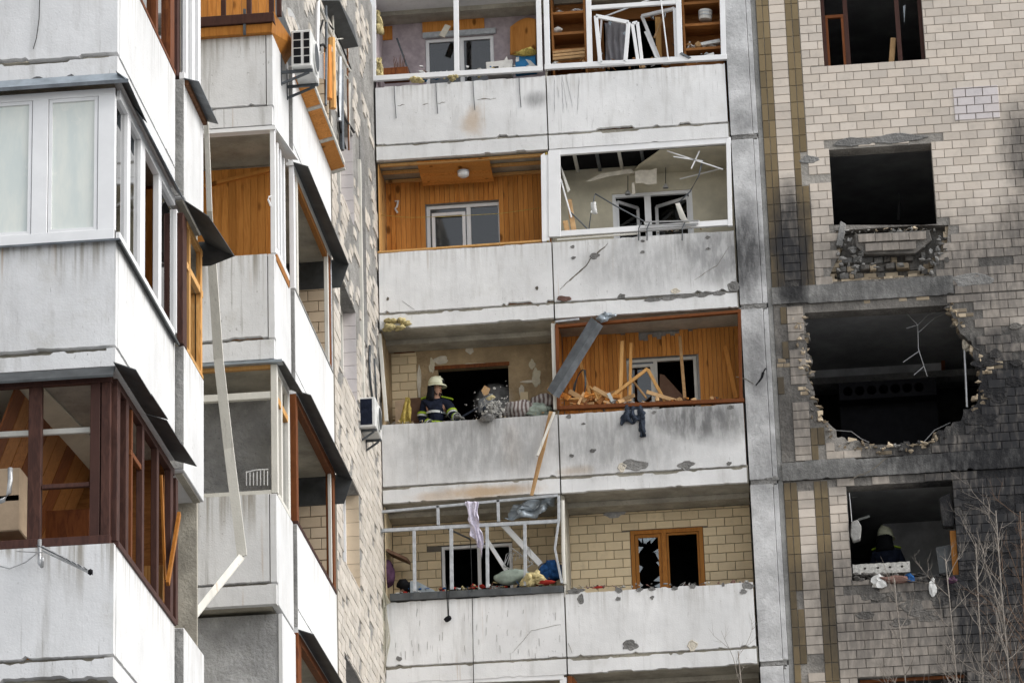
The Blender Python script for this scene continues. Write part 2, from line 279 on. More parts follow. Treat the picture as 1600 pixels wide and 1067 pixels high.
n = NT('painted_reflection'); c = n.mix(n.rng(n.noise(1, 5, .6, n.stretch(6, 6, 1.5)), .35, .7), (.62, .67, .64), (.74, .76, .70)); c = n.mix(n.rng(n.noise(3, 8, .7), .58, .64, 0, .5), c, (.8, .8, .74)); M['reflectpane'] = n.done(c, .12, .6)  # pale pane colour stands in for the reflected building opposite
def film():
    n = NT('plastic_film'); n.b.inputs['Transmission Weight'].default_value = .0; t = n.N.new('ShaderNodeBsdfTranslucent'); t.inputs[0].default_value = (.62, .6, .5, 1); tr = n.N.new('ShaderNodeBsdfTransparent')
    a = n.N.new('ShaderNodeAddShader'); m1 = n.N.new('ShaderNodeMixShader'); m1.inputs[0].default_value = .6; n.done((.62, .6, .5), .25, .5); n.L.new(t.outputs[0], m1.inputs[1]); n.L.new(n.b.outputs[0], m1.inputs[2])
    m2 = n.N.new('ShaderNodeMixShader'); n.L.new(n.rng(n.noise(1, 5, .6, n.stretch(9, 9, 1.5)), .35, .7, .25, .85), m2.inputs[0]); n.L.new(tr.outputs[0], m2.inputs[1]); n.L.new(m1.outputs[0], m2.inputs[2]); n.L.new(m2.outputs[0], n.out.inputs[0]); return n.m
M['film'] = film()
# ------------------------------------------------------------------ ground
g = MB(); g.add([(-900,-900,0),(900,-900,0),(900,900,0),(-900,900,0)], [(0,1,2,3)]); struct(g.build('ground', M['ground']))
# ------------------------------------------------------------------ generic pieces
def jag(x0, x1, z, amp=.012, step=.04, chip=.05, chipamp=.045):
    """ragged edge: fine crumbling with a few longer bites that keep their depth for a while"""
    out = []; n = max(2, int(abs(x1-x0)/step)); run = 0.; left = 0; sgn = 1 if chipamp >= 0 else -1
    for i in range(n+1):
        if left <= 0 and rnd() < chip: run = ru(.25, 1.)*chipamp; left = random.choice((1, 2, 2, 4, 9, 14))
        elif left <= 0: run = 0.
        left -= 1; out.append((x0+(x1-x0)*(i/n)+ru(-.3, .3)*step*(0 < i < n), z + sgn*amp*.5*rnd() + run*ru(.75, 1.)))
    return out
def panel_poly(x0, x1, z0, z1, bottom=.05, top=.0, **kw):
    b = jag(x0, x1, z0, .014, chipamp=bottom, **kw); t = jag(x1, x0, z1, .006 if top else .002, chip=.12 if top else .0, chipamp=-abs(top)) if top else [(x1, z1), (x0, z1)]
    return b + t
def yslab(poly, Y0, Y1, name, mat, parent=None, bevel=0, label=None):
    return MB().prism([(x, Y0, z) for x, z in poly], (0, Y1-Y0, 0)).build(name, mat, parent, bevel, False, label)
def xslab(poly, X0, X1, name, mat, parent=None, bevel=0):
    return MB().prism([(X0, y, z) for y, z in poly], (X1-X0, 0, 0)).build(name, mat, parent, bevel)
def holed_wall(outer, holes, Y0, Y1):
    mb = MB()
    for Y in (Y0, Y1):
        bm = bmesh.new()
        es = []
        for loop in [outer]+holes:
            vs = [bm.verts.new((x, Y, z)) for x, z in loop]; es += [bm.edges.new((vs[i], vs[(i+1) % len(vs)])) for i in range(len(vs))]
        bmesh.ops.triangle_fill(bm, use_beauty=True, use_dissolve=False, edges=es, normal=(0, 1, 0)); bm.verts.index_update()
        mb.add([v.co.copy() for v in bm.verts], [[v.index for v in f.verts] for f in bm.faces]); bm.free()
    for loop in [outer]+holes:
        n = len(loop)
        for i in range(n):
            a, b = loop[i], loop[(i+1) % n]; mb.add([(a[0],Y0,a[1]),(b[0],Y0,b[1]),(b[0],Y1,b[1]),(a[0],Y1,a[1])], [(0,1,2,3)])
    return mb
def rect(x0, x1, z0, z1): return [(x0, z0), (x1, z0), (x1, z1), (x0, z1)]
def pxpoly(pts, Y=D): return [(p.x, p.z) for p in (oy(a, b, Y) for a, b in pts)]
# ---- tiles
TW, TH, TJ = .262, .14, .0055
def tile_mb(mb, x0, x1, z0, z1, Y, t=.014, e=.004):
    e = min(e, (x1-x0)*.2, (z1-z0)*.2)
    b = [(x0,Y,z0),(x1,Y,z0),(x1,Y,z1),(x0,Y,z1)]; f = [(x0+e,Y-t,z0+e),(x1-e,Y-t,z0+e),(x1-e,Y-t,z1-e),(x0+e,Y-t,z1-e)]
    mb.add(b+f, [(4,5,6,7),(0,1,5,4),(1,2,6,5),(2,3,7,6),(3,0,4,7)]); return mb
TILEMESH = {}
def lay_tiles(parent, rects, Y, mat, name='tile', limit=300, key='t'):
    rects = sorted(rects, key=lambda r: -((r[1]-r[0])*(r[3]-r[2])))
    for (x0, x1, z0, z1) in rects[:limit]:
        wd, ht = round(x1-x0, 3), round(z1-z0, 3); kk = (wd, ht, mat.name)
        if kk not in TILEMESH:
            me = tile_mb(MB(), -wd/2, wd/2, -ht/2, ht/2, 0).mesh(name); me.materials.append(mat); TILEMESH[kk] = me
        o = bpy.data.objects.new(name, TILEMESH[kk]); COL.objects.link(o); o.parent = parent; o.matrix_parent_inverse = wm(parent).inverted()
        o.location = ((x0+x1)/2, Y+ru(-.002, .002), (z0+z1)/2); o.rotation_euler = (ru(-.012, .012), ru(-.004, .004), ru(-.008, .008))
    if len(rects) > limit:
        mb = MB()
        for (x0, x1, z0, z1) in rects[limit:]: tile_mb(mb, x0, x1, z0, z1, Y+ru(-.002, .002))
        stuff(mb.build('tiling', mat, parent))
def courses(x0, x1, z0, z1, cut=(), skip=None, tw=TW, th=TH, phase=0., zphase=None, stack=False):
    """tile rectangles of a running bond, clipped by the axis-aligned openings in cut and dropped where skip(x, z) says so"""
    out = []; zz = z0 if zphase is None else zphase + math.floor((z0-zphase)/th)*th; row = 0
    while zz < z1-.01:
        a, b = max(zz, z0)+TJ/2, min(zz+th, z1)-TJ/2; row = int(round(zz/th)); xx = x0 - (0 if stack else (tw/2 if row % 2 else 0)) - phase
        while xx < x1-.01:
            c, d = max(xx, x0)+TJ/2, min(xx+tw, x1)-TJ/2
            pieces = [(c, d, a, b)] if d-c > .025 and b-a > .02 else []
            for (u0, u1, v0, v1) in cut:
                nx = []
                for (p, q, r, s) in pieces:
                    if q <= u0 or p >= u1 or s <= v0 or r >= v1: nx.append((p, q, r, s)); continue
                    if r < v0-.03 and s > v0: nx.append((p, q, r, v0-.004)); continue
                    if s > v1+.03 and r < v1: nx.append((p, q, v1+.004, s)); continue
                    if p < u0-.03: nx.append((p, u0-.003, r, s))
                    if q > u1+.03: nx.append((u1+.003, q, r, s))
                pieces = nx
            for q in pieces:
                if not (skip and skip((q[0]+q[1])/2, (q[2]+q[3])/2)): out.append(q)
            xx += tw
        zz += th
    return out
# ---- spalls: shallow broken patches with an uneven outline and rim
def spall(parent, px, py, r, Y=D, seed=0, rz=None, mat=None, name='spall'):
    p = oy(px, py, Y) if px > 50 or py > 50 else Vector((px, Y, py)); n = 22; rz = rz or r*.7; mb = MB(); rings_ = []
    prof = [1+.42*mnoise.noise(Vector((math.cos(6.283*i/n)*1.3+seed*3.1, math.sin(6.283*i/n)*1.3, seed*1.7)))*2*.6+ru(-.07, .07) for i in range(n)]
    for ringr, yy in ((1., -.003), (.86, -.009), (.6, -.004), (.3, -.007)):
        rings_.append([(p.x+math.cos(6.283*i/n)*r*ringr*prof[i], Y+yy+ru(-.002, .002), p.z+math.sin(6.283*i/n)*rz*ringr*prof[i]) for i in range(n)])
    vs = [q for rg in rings_ for q in rg] + [(p.x, Y-.005, p.z)]; fs = []
    for k in range(3):
        for i in range(n): fs.append((k*n+i, k*n+(i+1) % n, (k+1)*n+(i+1) % n, (k+1)*n+i))
    fs += [(3*n+i, 3*n+(i+1) % n, 4*n) for i in range(n)]; mb.add(vs, fs)
    o = len(mb.v); mb.v += [Vector((x, Y+.01, z)) for x, y, z in rings_[0]]
    for i in range(n): mb.f.append([i, (i+1) % n, o+(i+1) % n, o+i])
    return mb.build(name, mat or M['spall'], parent)
def crack(parent, pts, Y=D, wd=.012, jit=.02, mat=None):
    P = [oy(a, b, Y) for a, b in pts]; Q = []
    for i in range(len(P)-1):
        m_ = max(2, int((P[i+1]-P[i]).length/.06))
        for j in range(m_): Q.append(P[i].lerp(P[i+1], j/m_)+Vector((ru(-jit, jit), 0, ru(-jit, jit))))
    Q.append(P[-1]); mb = MB()
    for i in range(len(Q)-1):
        d = (Q[i+1]-Q[i]).normalized(); a = Vector((-d.z, 0, d.x))*wd*.5*(ru(.5, 1.4) if 0 < i < len(Q)-2 else .4)
        mb.prism([Q[i]+a+Vector((0,-.004,0)), Q[i+1]+a*.9+Vector((0,-.004,0)), Q[i+1]-a*.9+Vector((0,-.004,0)), Q[i]-a+Vector((0,-.004,0))], (0, .012, 0))
    return mb.build('crack', mat or M['darkmortar'], parent)
# ------------------------------------------------------------------ carcass of the two wings: what carries the loggias, down to the ground
b = thing('apartment_building', 'grey concrete frame and tall pier of the damaged apartment block', 'building', (XR, D+.6, 0))
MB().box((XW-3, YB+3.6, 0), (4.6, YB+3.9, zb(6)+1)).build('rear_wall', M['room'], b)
MB().box((XW, D+.05, 0), (4.6, D+.36, zb(0)-.27)).build('base_wall', M['oldconc'], b)
MB().box((XW, YB+.02, zb(0)-.27), (XR, YB+.3, zb(1)-.27)).build('loggia_base', M['oldconc'], b)
for k in range(0, 7):
    z0, z1 = zb(k)-.255, zb(k+1)-.29
    if k >= 1: yslab(panel_poly(-1.185, -.845, z0+.02, z1-.02, .02), D+.012, D+.5, 'pier', M['column'], b, .006)
    if k >= 1: yslab(panel_poly(-.838, -.765, z0+.03, z1-.01, .02), D+.03, D+.5, 'pier_edge', M['column'], b, .004)
    mb = MB(); mb.box((-1.17, D+.03, z1-.03), (-.78, D+.5, z1+.06))
    for j in range(9): mb.lump((ru(-1.16, -.8), D+.035, ru(z1-.06, z1+.09)), (ru(.03, .08), .02, ru(.02, .05)), j+k*3, .4)
    mb.build('pier_joint', M['spall'], b)
MB().box((-.76, D+.065, 0), (-.69, D+.5, zb(6)+1)).build('joint_strip', M['oldconc'], b)
for k in range(1, 8):                        # slabs of the rooms behind the tiled wall
    MB().box((-.68, D+.37, zb(k)-.26), (4.6, YB+3.6, zb(k)-.02)).build('room_slab', M['roomlight'], b)
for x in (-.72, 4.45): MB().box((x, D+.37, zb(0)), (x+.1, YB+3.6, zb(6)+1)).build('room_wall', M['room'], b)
crack(b, [(1196,575),(1190,590),(1181,602)], D+.012, .05, .008, M['black']); crack(b, [(1150,588),(1165,592),(1178,600)], D+.012, .02, .01)
# ------------------------------------------------------------------ tiled wall right of the pier, by storey
HOLE3 = pxpoly([(1258,489),(1330,485),(1410,481),(1481,477),(1487,492),(1497,506),(1502,520),(1519,533),(1523,556),(1531,585),(1529,612),(1524,630),(1507,640),(1500,656),(1480,668),(1462,678),(1455,690),(1420,694),(1380,697),(1335,690),(1309,684),(1301,668),(1285,657),(1277,636),(1269,622),(1266,590),(1263,560),(1257,530)], D+.06)
def ragged(poly, amp, keep):
    out = []; random.seed(19)
    for i in range(len(poly)):
        a, c = Vector(poly[i]), Vector(poly[(i+1) % len(poly)]); m_ = 1 if i < keep else max(1, int((c-a).length/.05)); nn = Vector((-(c-a).y, (c-a).x)).normalized()
        for j in range(m_): q = a.lerp(c, j/m_)+nn*(ru(-amp, amp) if i >= keep else 0); out.append((q.x, q.y))
    return out
HOLE3R = ragged(HOLE3, .035, 3)
OP4 = [(.315, 1.885, 20.03+CZ, 21.37+CZ)]; OP5 = [(.325, 1.90, 22.78+CZ, 24.17+CZ)]; OP2 = [(.25, 1.825, 14.47+CZ, 15.93+CZ)]; OP1 = [(.235, 1.83, 11.55+CZ, 12.985+CZ)]
BRK4 = pxpoly([(1303,352),(1309,402),(1299,424),(1294,441),(1380,436),(1455,430),(1462,408),(1479,390),(1482,352)], D+.06)
YT = D+.055                                  # backing face; tiles stand 14 mm proud of it
EX, TX = -.685, 4.4
def hole_dist(x, z, poly):
    best = 9.
    for i in range(len(poly)):
        a, b_ = Vector(poly[i]), Vector(poly[(i+1) % len(poly)]); p = Vector((x, z)); t = max(0, min(1, (p-a).dot(b_-a)/max(1e-9, (b_-a).length_squared))); best = min(best, (a+(b_-a)*t-p).length)
    return best
def nz(x, z, s=1.7, o=0.): return mnoise.noise(Vector((x*s+o, z*s-o, o*.7)))
def strips(z0, z1, skip):
    c = courses(-.485, -.235, z0, z1, tw=.25, stack=True, zphase=0, skip=skip)
    br = courses(-.685, -.485, z0, z1, tw=.1, th=.28, stack=True, zphase=0, skip=skip) + courses(-.235, -.025, z0, z1, tw=.105, th=.28, stack=True, zphase=0, skip=skip)
    return c, br
def wall_storey(label, z0, z1, cuts, holes, skip, tilt=0):
    t = thing('tiled_wall', label, 'wall', ((EX+TX)/2, YT, z0), 'storeys of the cream tiled wall')
    hl = [rect(*c) for c in cuts if c[2] > z0 and c[3] < z1] + holes
    holed_wall(rect(EX, TX, z0, z1), hl, YT, YT+.3).build('wall', M['mortar'], t)
    c, br = strips(z0, z1, skip)
    lay_tiles(t, courses(-.02, TX, z0, z1, cuts, skip, zphase=.03) + c, YT, M['creamtile'], 'cream_tile', 300)
    lay_tiles(t, br, YT, M['browntile'], 'brown_tile', 120)
    return t
B43 = (zb(4)-.275, zb(4)+.035); B32 = (zb(3)-.275, zb(3)+.03)
def skipU(x, z):
    if inside(x, z, BRK4) or hole_dist(x, z, BRK4) < .03+.05*nz(x, z, 6): return True
    if z < B43[1]+.03 and x < 2.05+.25*nz(x, z, 2, 3): return True
    p = oy(1400, 214, YT);
    if .3 < x < 2.0 and abs(z-(21.37+CZ+.06)) < .1 and nz(x, z, 5, 1) > -.05: return True
    if abs(x-.12) < .2 and abs(z-(20.95+CZ)) < .05: return True
    if abs(x+.12) < .06 and 20.9+CZ < z < 21.3+CZ: return x > -.18 and nz(x, z, 9) > -.3
    if 1.6 < x < 2.9 and 19.1+CZ < z < 19.5+CZ and nz(x, z, 4, 2) > .12: return True
    return False
tU = wall_storey('cream tiled wall with brown tile stripes around a bare square window opening above its caved-in sill', B43[0], zb(6)+.6, OP4+OP5, [BRK4], skipU)
def skipM(x, z):
    if inside(x, z, HOLE3): return True
    h = hole_dist(x, z, HOLE3); lim = .1+.13*nz(x, z, 3.1, 5)+(.1 if x > 1.9 else .05)
    if h < lim: return True
    if x < .05 and nz(x, z, 4.1, 8) > (-.05 if x < -.49 else .25): return True
    return x > 2.1 and nz(x, z, 3.3, 4) > .25
tM = wall_storey('sooty cream tiled wall with a huge ragged blast hole through it', B32[1], B43[0]-.004, [], [HOLE3R], skipM)
def skipL(x, z):
    if z > zb(3)-.42 and nz(x, z, 5, 2) > -.1: return True
    if x < 0 and nz(x, z, 3.2, 6) > .42: return True
    if .2 < x < 1.9 and 14.05+CZ < z < 14.5+CZ and nz(x, z, 4, 4) > .12: return True
    return x > 1.85 and nz(x, z, 2.6, 1) > .3
tL = wall_storey('cream tiled wall blackened on one side around an opening with a fallen hollow slab on its sill', 11.2+CZ, B32[0]-.004, OP2+OP1, [], skipL)
MB().box((EX, YT, zb(0)-.3), (TX, YT+.3, 11.2+CZ-.004)).build('lower_wall', M['oldconc'], b)
# exposed slab edges
yslab(panel_poly(-.69, 2.06, B43[0], B43[1], .03, .03), D+.02, D+.054, 'slab_edge', M['concrete'], b, 0)
yslab(panel_poly(-.69, TX, B32[0], B32[1]-.004, .03, .03), D+.018, D+.36, 'slab_edge', M['concrete'], b, 0)
crack(b, [(1330,748),(1360,735),(1387,715)], D+.018, .02)
# broken brickwork round the blast hole
mb = MB(); mg = MB(); per = HOLE3
random.seed(11)
for i in range(3, len(per)):
    a, c = Vector(per[i]), Vector(per[(i+1) % len(per)])
    m_ = max(1, int((c-a).length/.022)); inw = Vector((-(c-a).y, (c-a).x)).normalized()
    for j in range(m_):
        p = a.lerp(c, (j+rnd())/m_)
        if nz(p.x, p.y, 2.3, 6) < -.22: continue
        p = p+inw*ru(-.03, .13); y0 = YT+random.choice((ru(-.03, .02), ru(0, .2))); tgt = random.choice((mb, mb, mg))
        if rnd() < .4:
            wd, ht = ru(.015, .07), ru(.01, .036)
            tgt.hexa([(p.x-wd+ru(-.03,.03), y0+ru(0,.05), p.y-ht+ru(-.015,.015)), (p.x+wd+ru(-.03,.03), y0+ru(0,.05), p.y-ht+ru(-.02,.02)), (p.x+wd, y0+ru(0,.04), p.y+ht+ru(-.02,.02)), (p.x-wd, y0, p.y+ht+ru(-.015,.015))], (ru(-.03,.03), ru(.05, .2), ru(-.03, .03)))
        else: tgt.lump((p.x, y0, p.y), (ru(.012,.06), ru(.02,.06), ru(.01,.045)), i*31+j, .75, 1, 2.6)
stuff(mg.build('crushed_mortar', M['mortar'], tM)); stuff(mb.build('broken_brickwork', M['brickcore'], tM))
random.seed(12)
made = 0
while made < 70:                             # exposed brick courses where the tiling came off
    x, z = ru(-.66, 2.75), round(ru(B32[1]+.06, B43[0]-.06)/.078)*.078; wd = random.choice((.2, .1, .12, .07, .15)); h = hole_dist(x, z, HOLE3)
    if inside(x, z, HOLE3) or h < .09 or h > .45 or not all(skipM(x+q, z) for q in (-wd/2-.13, -.06, 0, .06, wd/2+.13)): made += .02; continue
    made += 1; tile_mb(MB(), x-wd/2, x+wd/2, z-ru(.02, .034), z+.034, YT+.002, ru(.003, .012), .008).build('brick', M['brickcore'], tM)
# sagging parapet below the bare window
random.seed(13)
mb = MB()
for i in range(len(BRK4)-1):
    a, c = Vector(BRK4[i]), Vector(BRK4[i+1]); m_ = max(1, int((c-a).length/.06))
    for j in range(m_):
        p = a.lerp(c, (j+rnd())/m_); wd, ht = ru(.04, .09), ru(.03, .06); y0 = YT+ru(0, .1)
        mb.hexa([(p.x-wd, y0, p.y-ht), (p.x+wd, y0+ru(0,.03), p.y-ht), (p.x+wd, y0, p.y+ht), (p.x-wd, y0+ru(0,.03), p.y+ht+ru(-.02,.02))], (ru(-.02,.02), ru(.06, .16), 0))
stuff(mb.build('broken_brickwork', M['brickcore'], tU))
for r_ in range(3):
    px = 1312.
    while px < 1462:
        w_ = random.choice((7, 10, 12, 14, 20)); p = oy(px+w_/2, 431-r_*12.5+ru(-1, 1)-(px-1312)*.04, YT+.1); px += w_+ru(.5, 2)
        if inside(p.x, p.z, BRK4) and rnd() < (.95, .8, .55)[r_]: y_ = YT+.06+ru(0, .12); MB().hexa([(p.x-w_*.0048, y_, p.z-.05), (p.x+w_*.0048, y_+ru(-.02,.02), p.z-.05), (p.x+w_*.0048, y_, p.z+ru(.03,.055)), (p.x-w_*.0048, y_, p.z+ru(.03,.055))], (ru(-.02,.02), .16, 0)).build('brick', random.choice((M['brickcore'], M['mortar'], M['spall'])), tU, .008)
MB().box((.2, YT+.2, min(q[1] for q in BRK4)-.05), (2.1, YT+.34, 20.03+CZ-.01)).build('inner_leaf', M['mortar'], tU)
ch = thing('wall_chunk', 'slab of tiled wall tipped outwards below the bare window', 'rubble', oy(1395, 398, D))
q = [oy(1336,366,D-.06), oy(1452,360,D-.06), oy(1456,375,D-.02), oy(1430,396,D), oy(1352,397,D), oy(1338,385,D-.03)]
MB().prism(q, (.0, .17, .03)).build('masonry', M['mortar'], ch, .008)
for r_, (n_, xa, yy) in enumerate(((4, 1341, 373), (3, 1352, 387))):
    for i in range(n_):
        p0 = oy(xa+i*26.5, yy-i*1.2, D-.064+.02*r_); tile_mb(MB(), p0.x, p0.x+.255, p0.z-.065, p0.z+.065, p0.y, .012).build('tile', M['creamtile'], ch)
mb = MB()
for i in range(70):
    p = oy(random.choice((ru(1308,1350), ru(1440,1480), ru(1315,1470))), ru(366,428), D+.03); mb.lump(p, (ru(.012,.06), ru(.02,.06), ru(.01,.05)), i, .7, 1, 2.4)
stuff(mb.build('loose_rubble', M['spall'], ch)); mb = MB().prism([oy(1313,345,D+.05), oy(1322,350,D+.05), oy(1316,385,D), oy(1306,383,D)], (0, .1, 0)); mb.build('upright_splinter', M['concrete'], ch, .01)
# repainted square of tiles
p0, p1 = oy(1492,190,YT), oy(1559,134,YT)
lay_tiles(tU, [(x0+.002, x1-.002, z0+.002, z1-.002) for x0, x1, z0, z1 in courses(p0.x, p1.x, p0.z, p1.z, zphase=.03, phase=p0.x+.02-math.floor((p0.x+.02)/TW)*TW)], YT-.0165, M['whitetile'], 'repainted_tile', 60)
spall(tU, 1335, 222, .3, YT-.012, 3, .07); spall(tU, 1405, 217, .42, YT-.012, 5, .09); spall(tU, 1265, 250, .16, YT-.012, 7, .06); spall(tU, 1520, 437, .3, YT-.012, 9, .1)
for i in range(12): spall(tL, ru(1345,1490), ru(915,985), ru(.08,.2), YT-.012, i, ru(.04,.09), M['mortar'])
for i in range(9): spall(tM, ru(1530,1590), ru(500,700), ru(.08,.25), YT-.012, i+20, ru(.05,.12), M['mortar'])
for i in range(10): spall(tL, ru(1510,1595), ru(760,940), ru(.1,.28), YT-.012, i+40, ru(.03,.07), M['mortar'])
# window remains and room contents behind the tiled wall
wf = MB(); Yw = YT+.12
x0, x1, z0, z1 = OP5[0]
t = thing('window_frame', 'brown wooden window frame without glass in the topmost opening', 'window frame', (1.1, Yw, z0))
MB().box((x0, Yw, z0), (x0+.06, Yw+.07, z1)).build('jamb', M['brownwood'], t); MB().box((x1-.06, Yw, z0), (x1, Yw+.07, z1)).build('jamb', M['brownwood'], t)
MB().box((x0+.062, Yw, z1-.06), (x1-.062, Yw+.07, z1)).build('head', M['brownwood'], t); MB().box((x0+.062, Yw, z0), (x1-.062, Yw+.07, z0+.035)).build('sill', M['brownwood'], t)
for pa in ((1323,1327),(1404,1409)):
    a = oy(pa[0], 60, Yw).x; MB().box((a-.03, Yw+.002, z0+.037), (a+.04, Yw+.068, z1-.062)).build('mullion', M['brownwood'], t)
a = oy(1323, 60, Yw).x-.032; zz = oy(1300, 26, Yw).z; MB().box((x0+.062, Yw+.004, zz-.025), (a, Yw+.06, zz+.025)).build('transom', M['redwood'], t); MB().box((x0+.062, Yw+.006, z0+.037), (x0+.1, Yw+.058, zz-.027)).build('casement_stile', M['redwood'], t)
MB().box((a-.04, Yw+.006, z0+.037), (a, Yw+.058, zz-.027)).build('casement_stile', M['redwood'], t)
for i, (px, py, h_) in enumerate(((1443,40,.5),(1444,75,.25),(1411,10,.3))):
    p = oy(px, py, Yw+.03); MB().prism([p, p+Vector((.02 if i < 2 else .04, 0, .02)), p+Vector((.03 if i < 2 else 0, 0, -h_))], (0, .004, 0)).build('glass_shard', M['shard'], t)
o = MB().fbar(oy(1393,99,Yw+.1), oy(1396,60,Yw+.1), .09, .05).build('splintered_post', M['rawwood'], None, .01); tag(o, 'short splintered orange timber upright in the topmost window opening', 'timber')
o = MB().tube([oy(1404,345,D+1.2), oy(1405,318,D+1.2), oy(1404,300,D+1.2)], [.03,.02,.004], 6).build('hanging_wire', M['cable'], None); tag(o, 'dark lamp flex dangling inside the bare window opening', 'wire')
# room behind the blast hole
MB().box((oy(1262,540,D+3.2).x, D+3.2, oy(1400,588,D+3.2).z), (oy(1474,540,D+3.2).x, D+3.28, zc(3))).build('partition', M['palewall'], tM)
MB().bar(oy(1474,585,D+3.15), oy(1471,480,D+3.15), .06, .06).build('door_frame', M['redwood'], tM)
MB().box((oy(1262,540,D+3.1).x, D+2.9, oy(1400,596,D+3.0).z), (oy(1530,540,D+3.1).x, D+3.2, oy(1400,586,D+3.0).z)).build('floor_edge', M['spall'], tM)
sl = []; cx = []
a, c = oy(1312,631,D+1.9), oy(1462,588,D+1.9); hol = []
for i in range(7):
    xx = a.x+(c.x-a.x)*(i+.75)/8.2; zz_ = (a.z+c.z)/2+.02; hol.append([(xx+.078*math.cos(q*math.pi/6), zz_+.078*math.sin(q*math.pi/6)) for q in range(12)])
o = holed_wall(rect(a.x, c.x, a.z+.06, c.z-.02), hol, D+1.9, D+2.6).build('hollow_slab', M['black'], None); tag(o, 'fallen hollow-core floor slab with a row of round holes deep in the blasted room', 'slab')
MB().box((a.x, D+2.2, a.z-1.5), (c.x, D+2.5, a.z+.055)).build('slab_rest', M['black'], tM)
# loose cables and pipe in the hole
cb = thing('torn_cables', 'thin pale torn cables dangling in the blast hole', 'cables', oy(1440, 580, D+.4))
for pts in ([(1484,480),(1450,492),(1434,508),(1435,545),(1443,570),(1449,588)], [(1434,508),(1416,513)],[(1437,548),(1411,566)],[(1444,572),(1428,586)],[(1484,487),(1460,497),(1436,519)],[(1434,508),(1416,489)],[(1303,672),(1330,674),(1345,685),(1358,691)],[(1444,690),(1460,672),(1485,660)]):
    MB().tube([oy(x, y, D+.42) for x, y in pts], .006, 5).build('cable', M['steel'], cb)
o = MB().tube([oy(1505,512,D+.3), oy(1509,590,D+.3), oy(1511,636,D+.3)], [.018]*3, 6).build('steel_pipe', M['steel'], None); tag(o, 'thin bare pipe standing at the edge of the blast hole', 'pipe')
o = MB().lump(oy(1511,536,D+.26), (.08,.07,.1), 4, .35, 2).build('wool_wad', M['drywall'], None); tag(o, 'pale wad of lagging clinging to the pipe', 'insulation')
# opening below: room contents
MB().box((oy(1378,800,D+2.6).x, D+2.6, zb(2)), (2.2, D+2.68, zc(2))).build('partition', M['palewall'], tL)
ds = thing('fallen_slab', 'broken pale hollow-core slab with small round holes lying on the window sill', 'slab', oy(1380, 898, D+.2))
a, c = oy(1333,896,D+.15), oy(1426,882,D+.15)
hol = [[(a.x+(c.x-a.x)*t+.022*math.cos(q*math.pi/5), (a.z+c.z)/2+.02+.018*math.sin(q*math.pi/5)) for q in range(10)] for t in (.2, .42, .62, .82)]
holed_wall(jag(a.x, c.x-.04, a.z-.03, .01)+jag(c.x-.04, a.x, c.z+.04, .02), hol, D+.12, D+.62).build('slab', M['crumb'], ds)
random.seed(21)
DEB = [('crumpled_wrapper', 'bluecloth', 'crumpled blue wrapper on the rubble of the lower sill', 'wrapper', 1421, 903, (.06,.05,.06)), ('plastic_bag', 'paper', 'crumpled white plastic bag hanging over the lower sill', 'bag', 1372, 908, (.1,.05,.1)), ('purple_rag', 'purple', 'small violet rag at the corner of the lower sill', 'rag', 1488, 906, (.07,.05,.05)), ('torn_paper', 'paper', 'torn white strip of paper hanging below the lower sill', 'paper', 1458, 918, (.05,.02,.14)),
       ('broken_brick', 'brickred', 'reddish brick fragment lying before the fallen slab', 'brick', 1400, 905, (.22,.06,.06))]
for nm, mt, lb, ct, px, py, r_ in DEB: tag(MB().lump(oy(px, py, D+.02), r_, len(nm), .4, 2).build(nm, M[mt], None), lb, ct)
mb = MB()
for i in range(60): mb.lump(oy(ru(1335,1497), ru(896,908), D+ru(.03,.15)), (ru(.02,.07), ru(.02,.06), ru(.015,.04)), i, .5)
o = stuff(mb.build('sill_rubble', M['mortar'], None)); tag(o, 'crumbled masonry scattered along the lower window sill', 'rubble')
o = MB().box(oy(1489,898,YT+.1), oy(1494,830,YT+.16)).build('jamb_board', M['oakframe'], None); tag(o, 'orange timber jamb left standing in the lower opening', 'timber')
o = MB().hexa([oy(1330,815,D), oy(1340,811,D), oy(1346,822,D), oy(1344,842,D), oy(1333,845,D), oy(1329,836,D)], (0,.12,0)).build('masonry_block', M['oldconc'], None, .012); tag(o, 'pale block of masonry dangling on wires beside the lower opening', 'rubble')
o = MB().tube([oy(1331,815,D), oy(1329,790,D+.02), oy(1327,770,D+.05)], .006, 5).build('hanging_wire', M['steel'], None); tag(o, 'wires holding a dangling masonry block', 'wire')
o = MB().prism([oy(1467,778,D+.1), oy(1484,770,D+.1), oy(1492,810,D+.1), oy(1490,822,D+.1), oy(1473,822,D+.1)], (0,.15,0)).build('hanging_masonry', M['mortar'], None, .01); tag(o, 'broken piece of brick wall hanging from the lower opening jamb', 'rubble')
o = MB().prism([oy(1462,855,D+.3), oy(1486,850,D+.3), oy(1490,893,D+.25), oy(1468,895,D+.25)], (0,.03,0)).build('scorched_board', M['darkmetal'], None); tag(o, 'scorched board with peeling film leaning inside the lower opening', 'board')
x0, x1, z0, z1 = OP1[0]; MB().box((x0+.03, YT+.1, z1-.05), (x1-.03, YT+.16, z1-.005)).build('window_head', M['redwood'], tL)
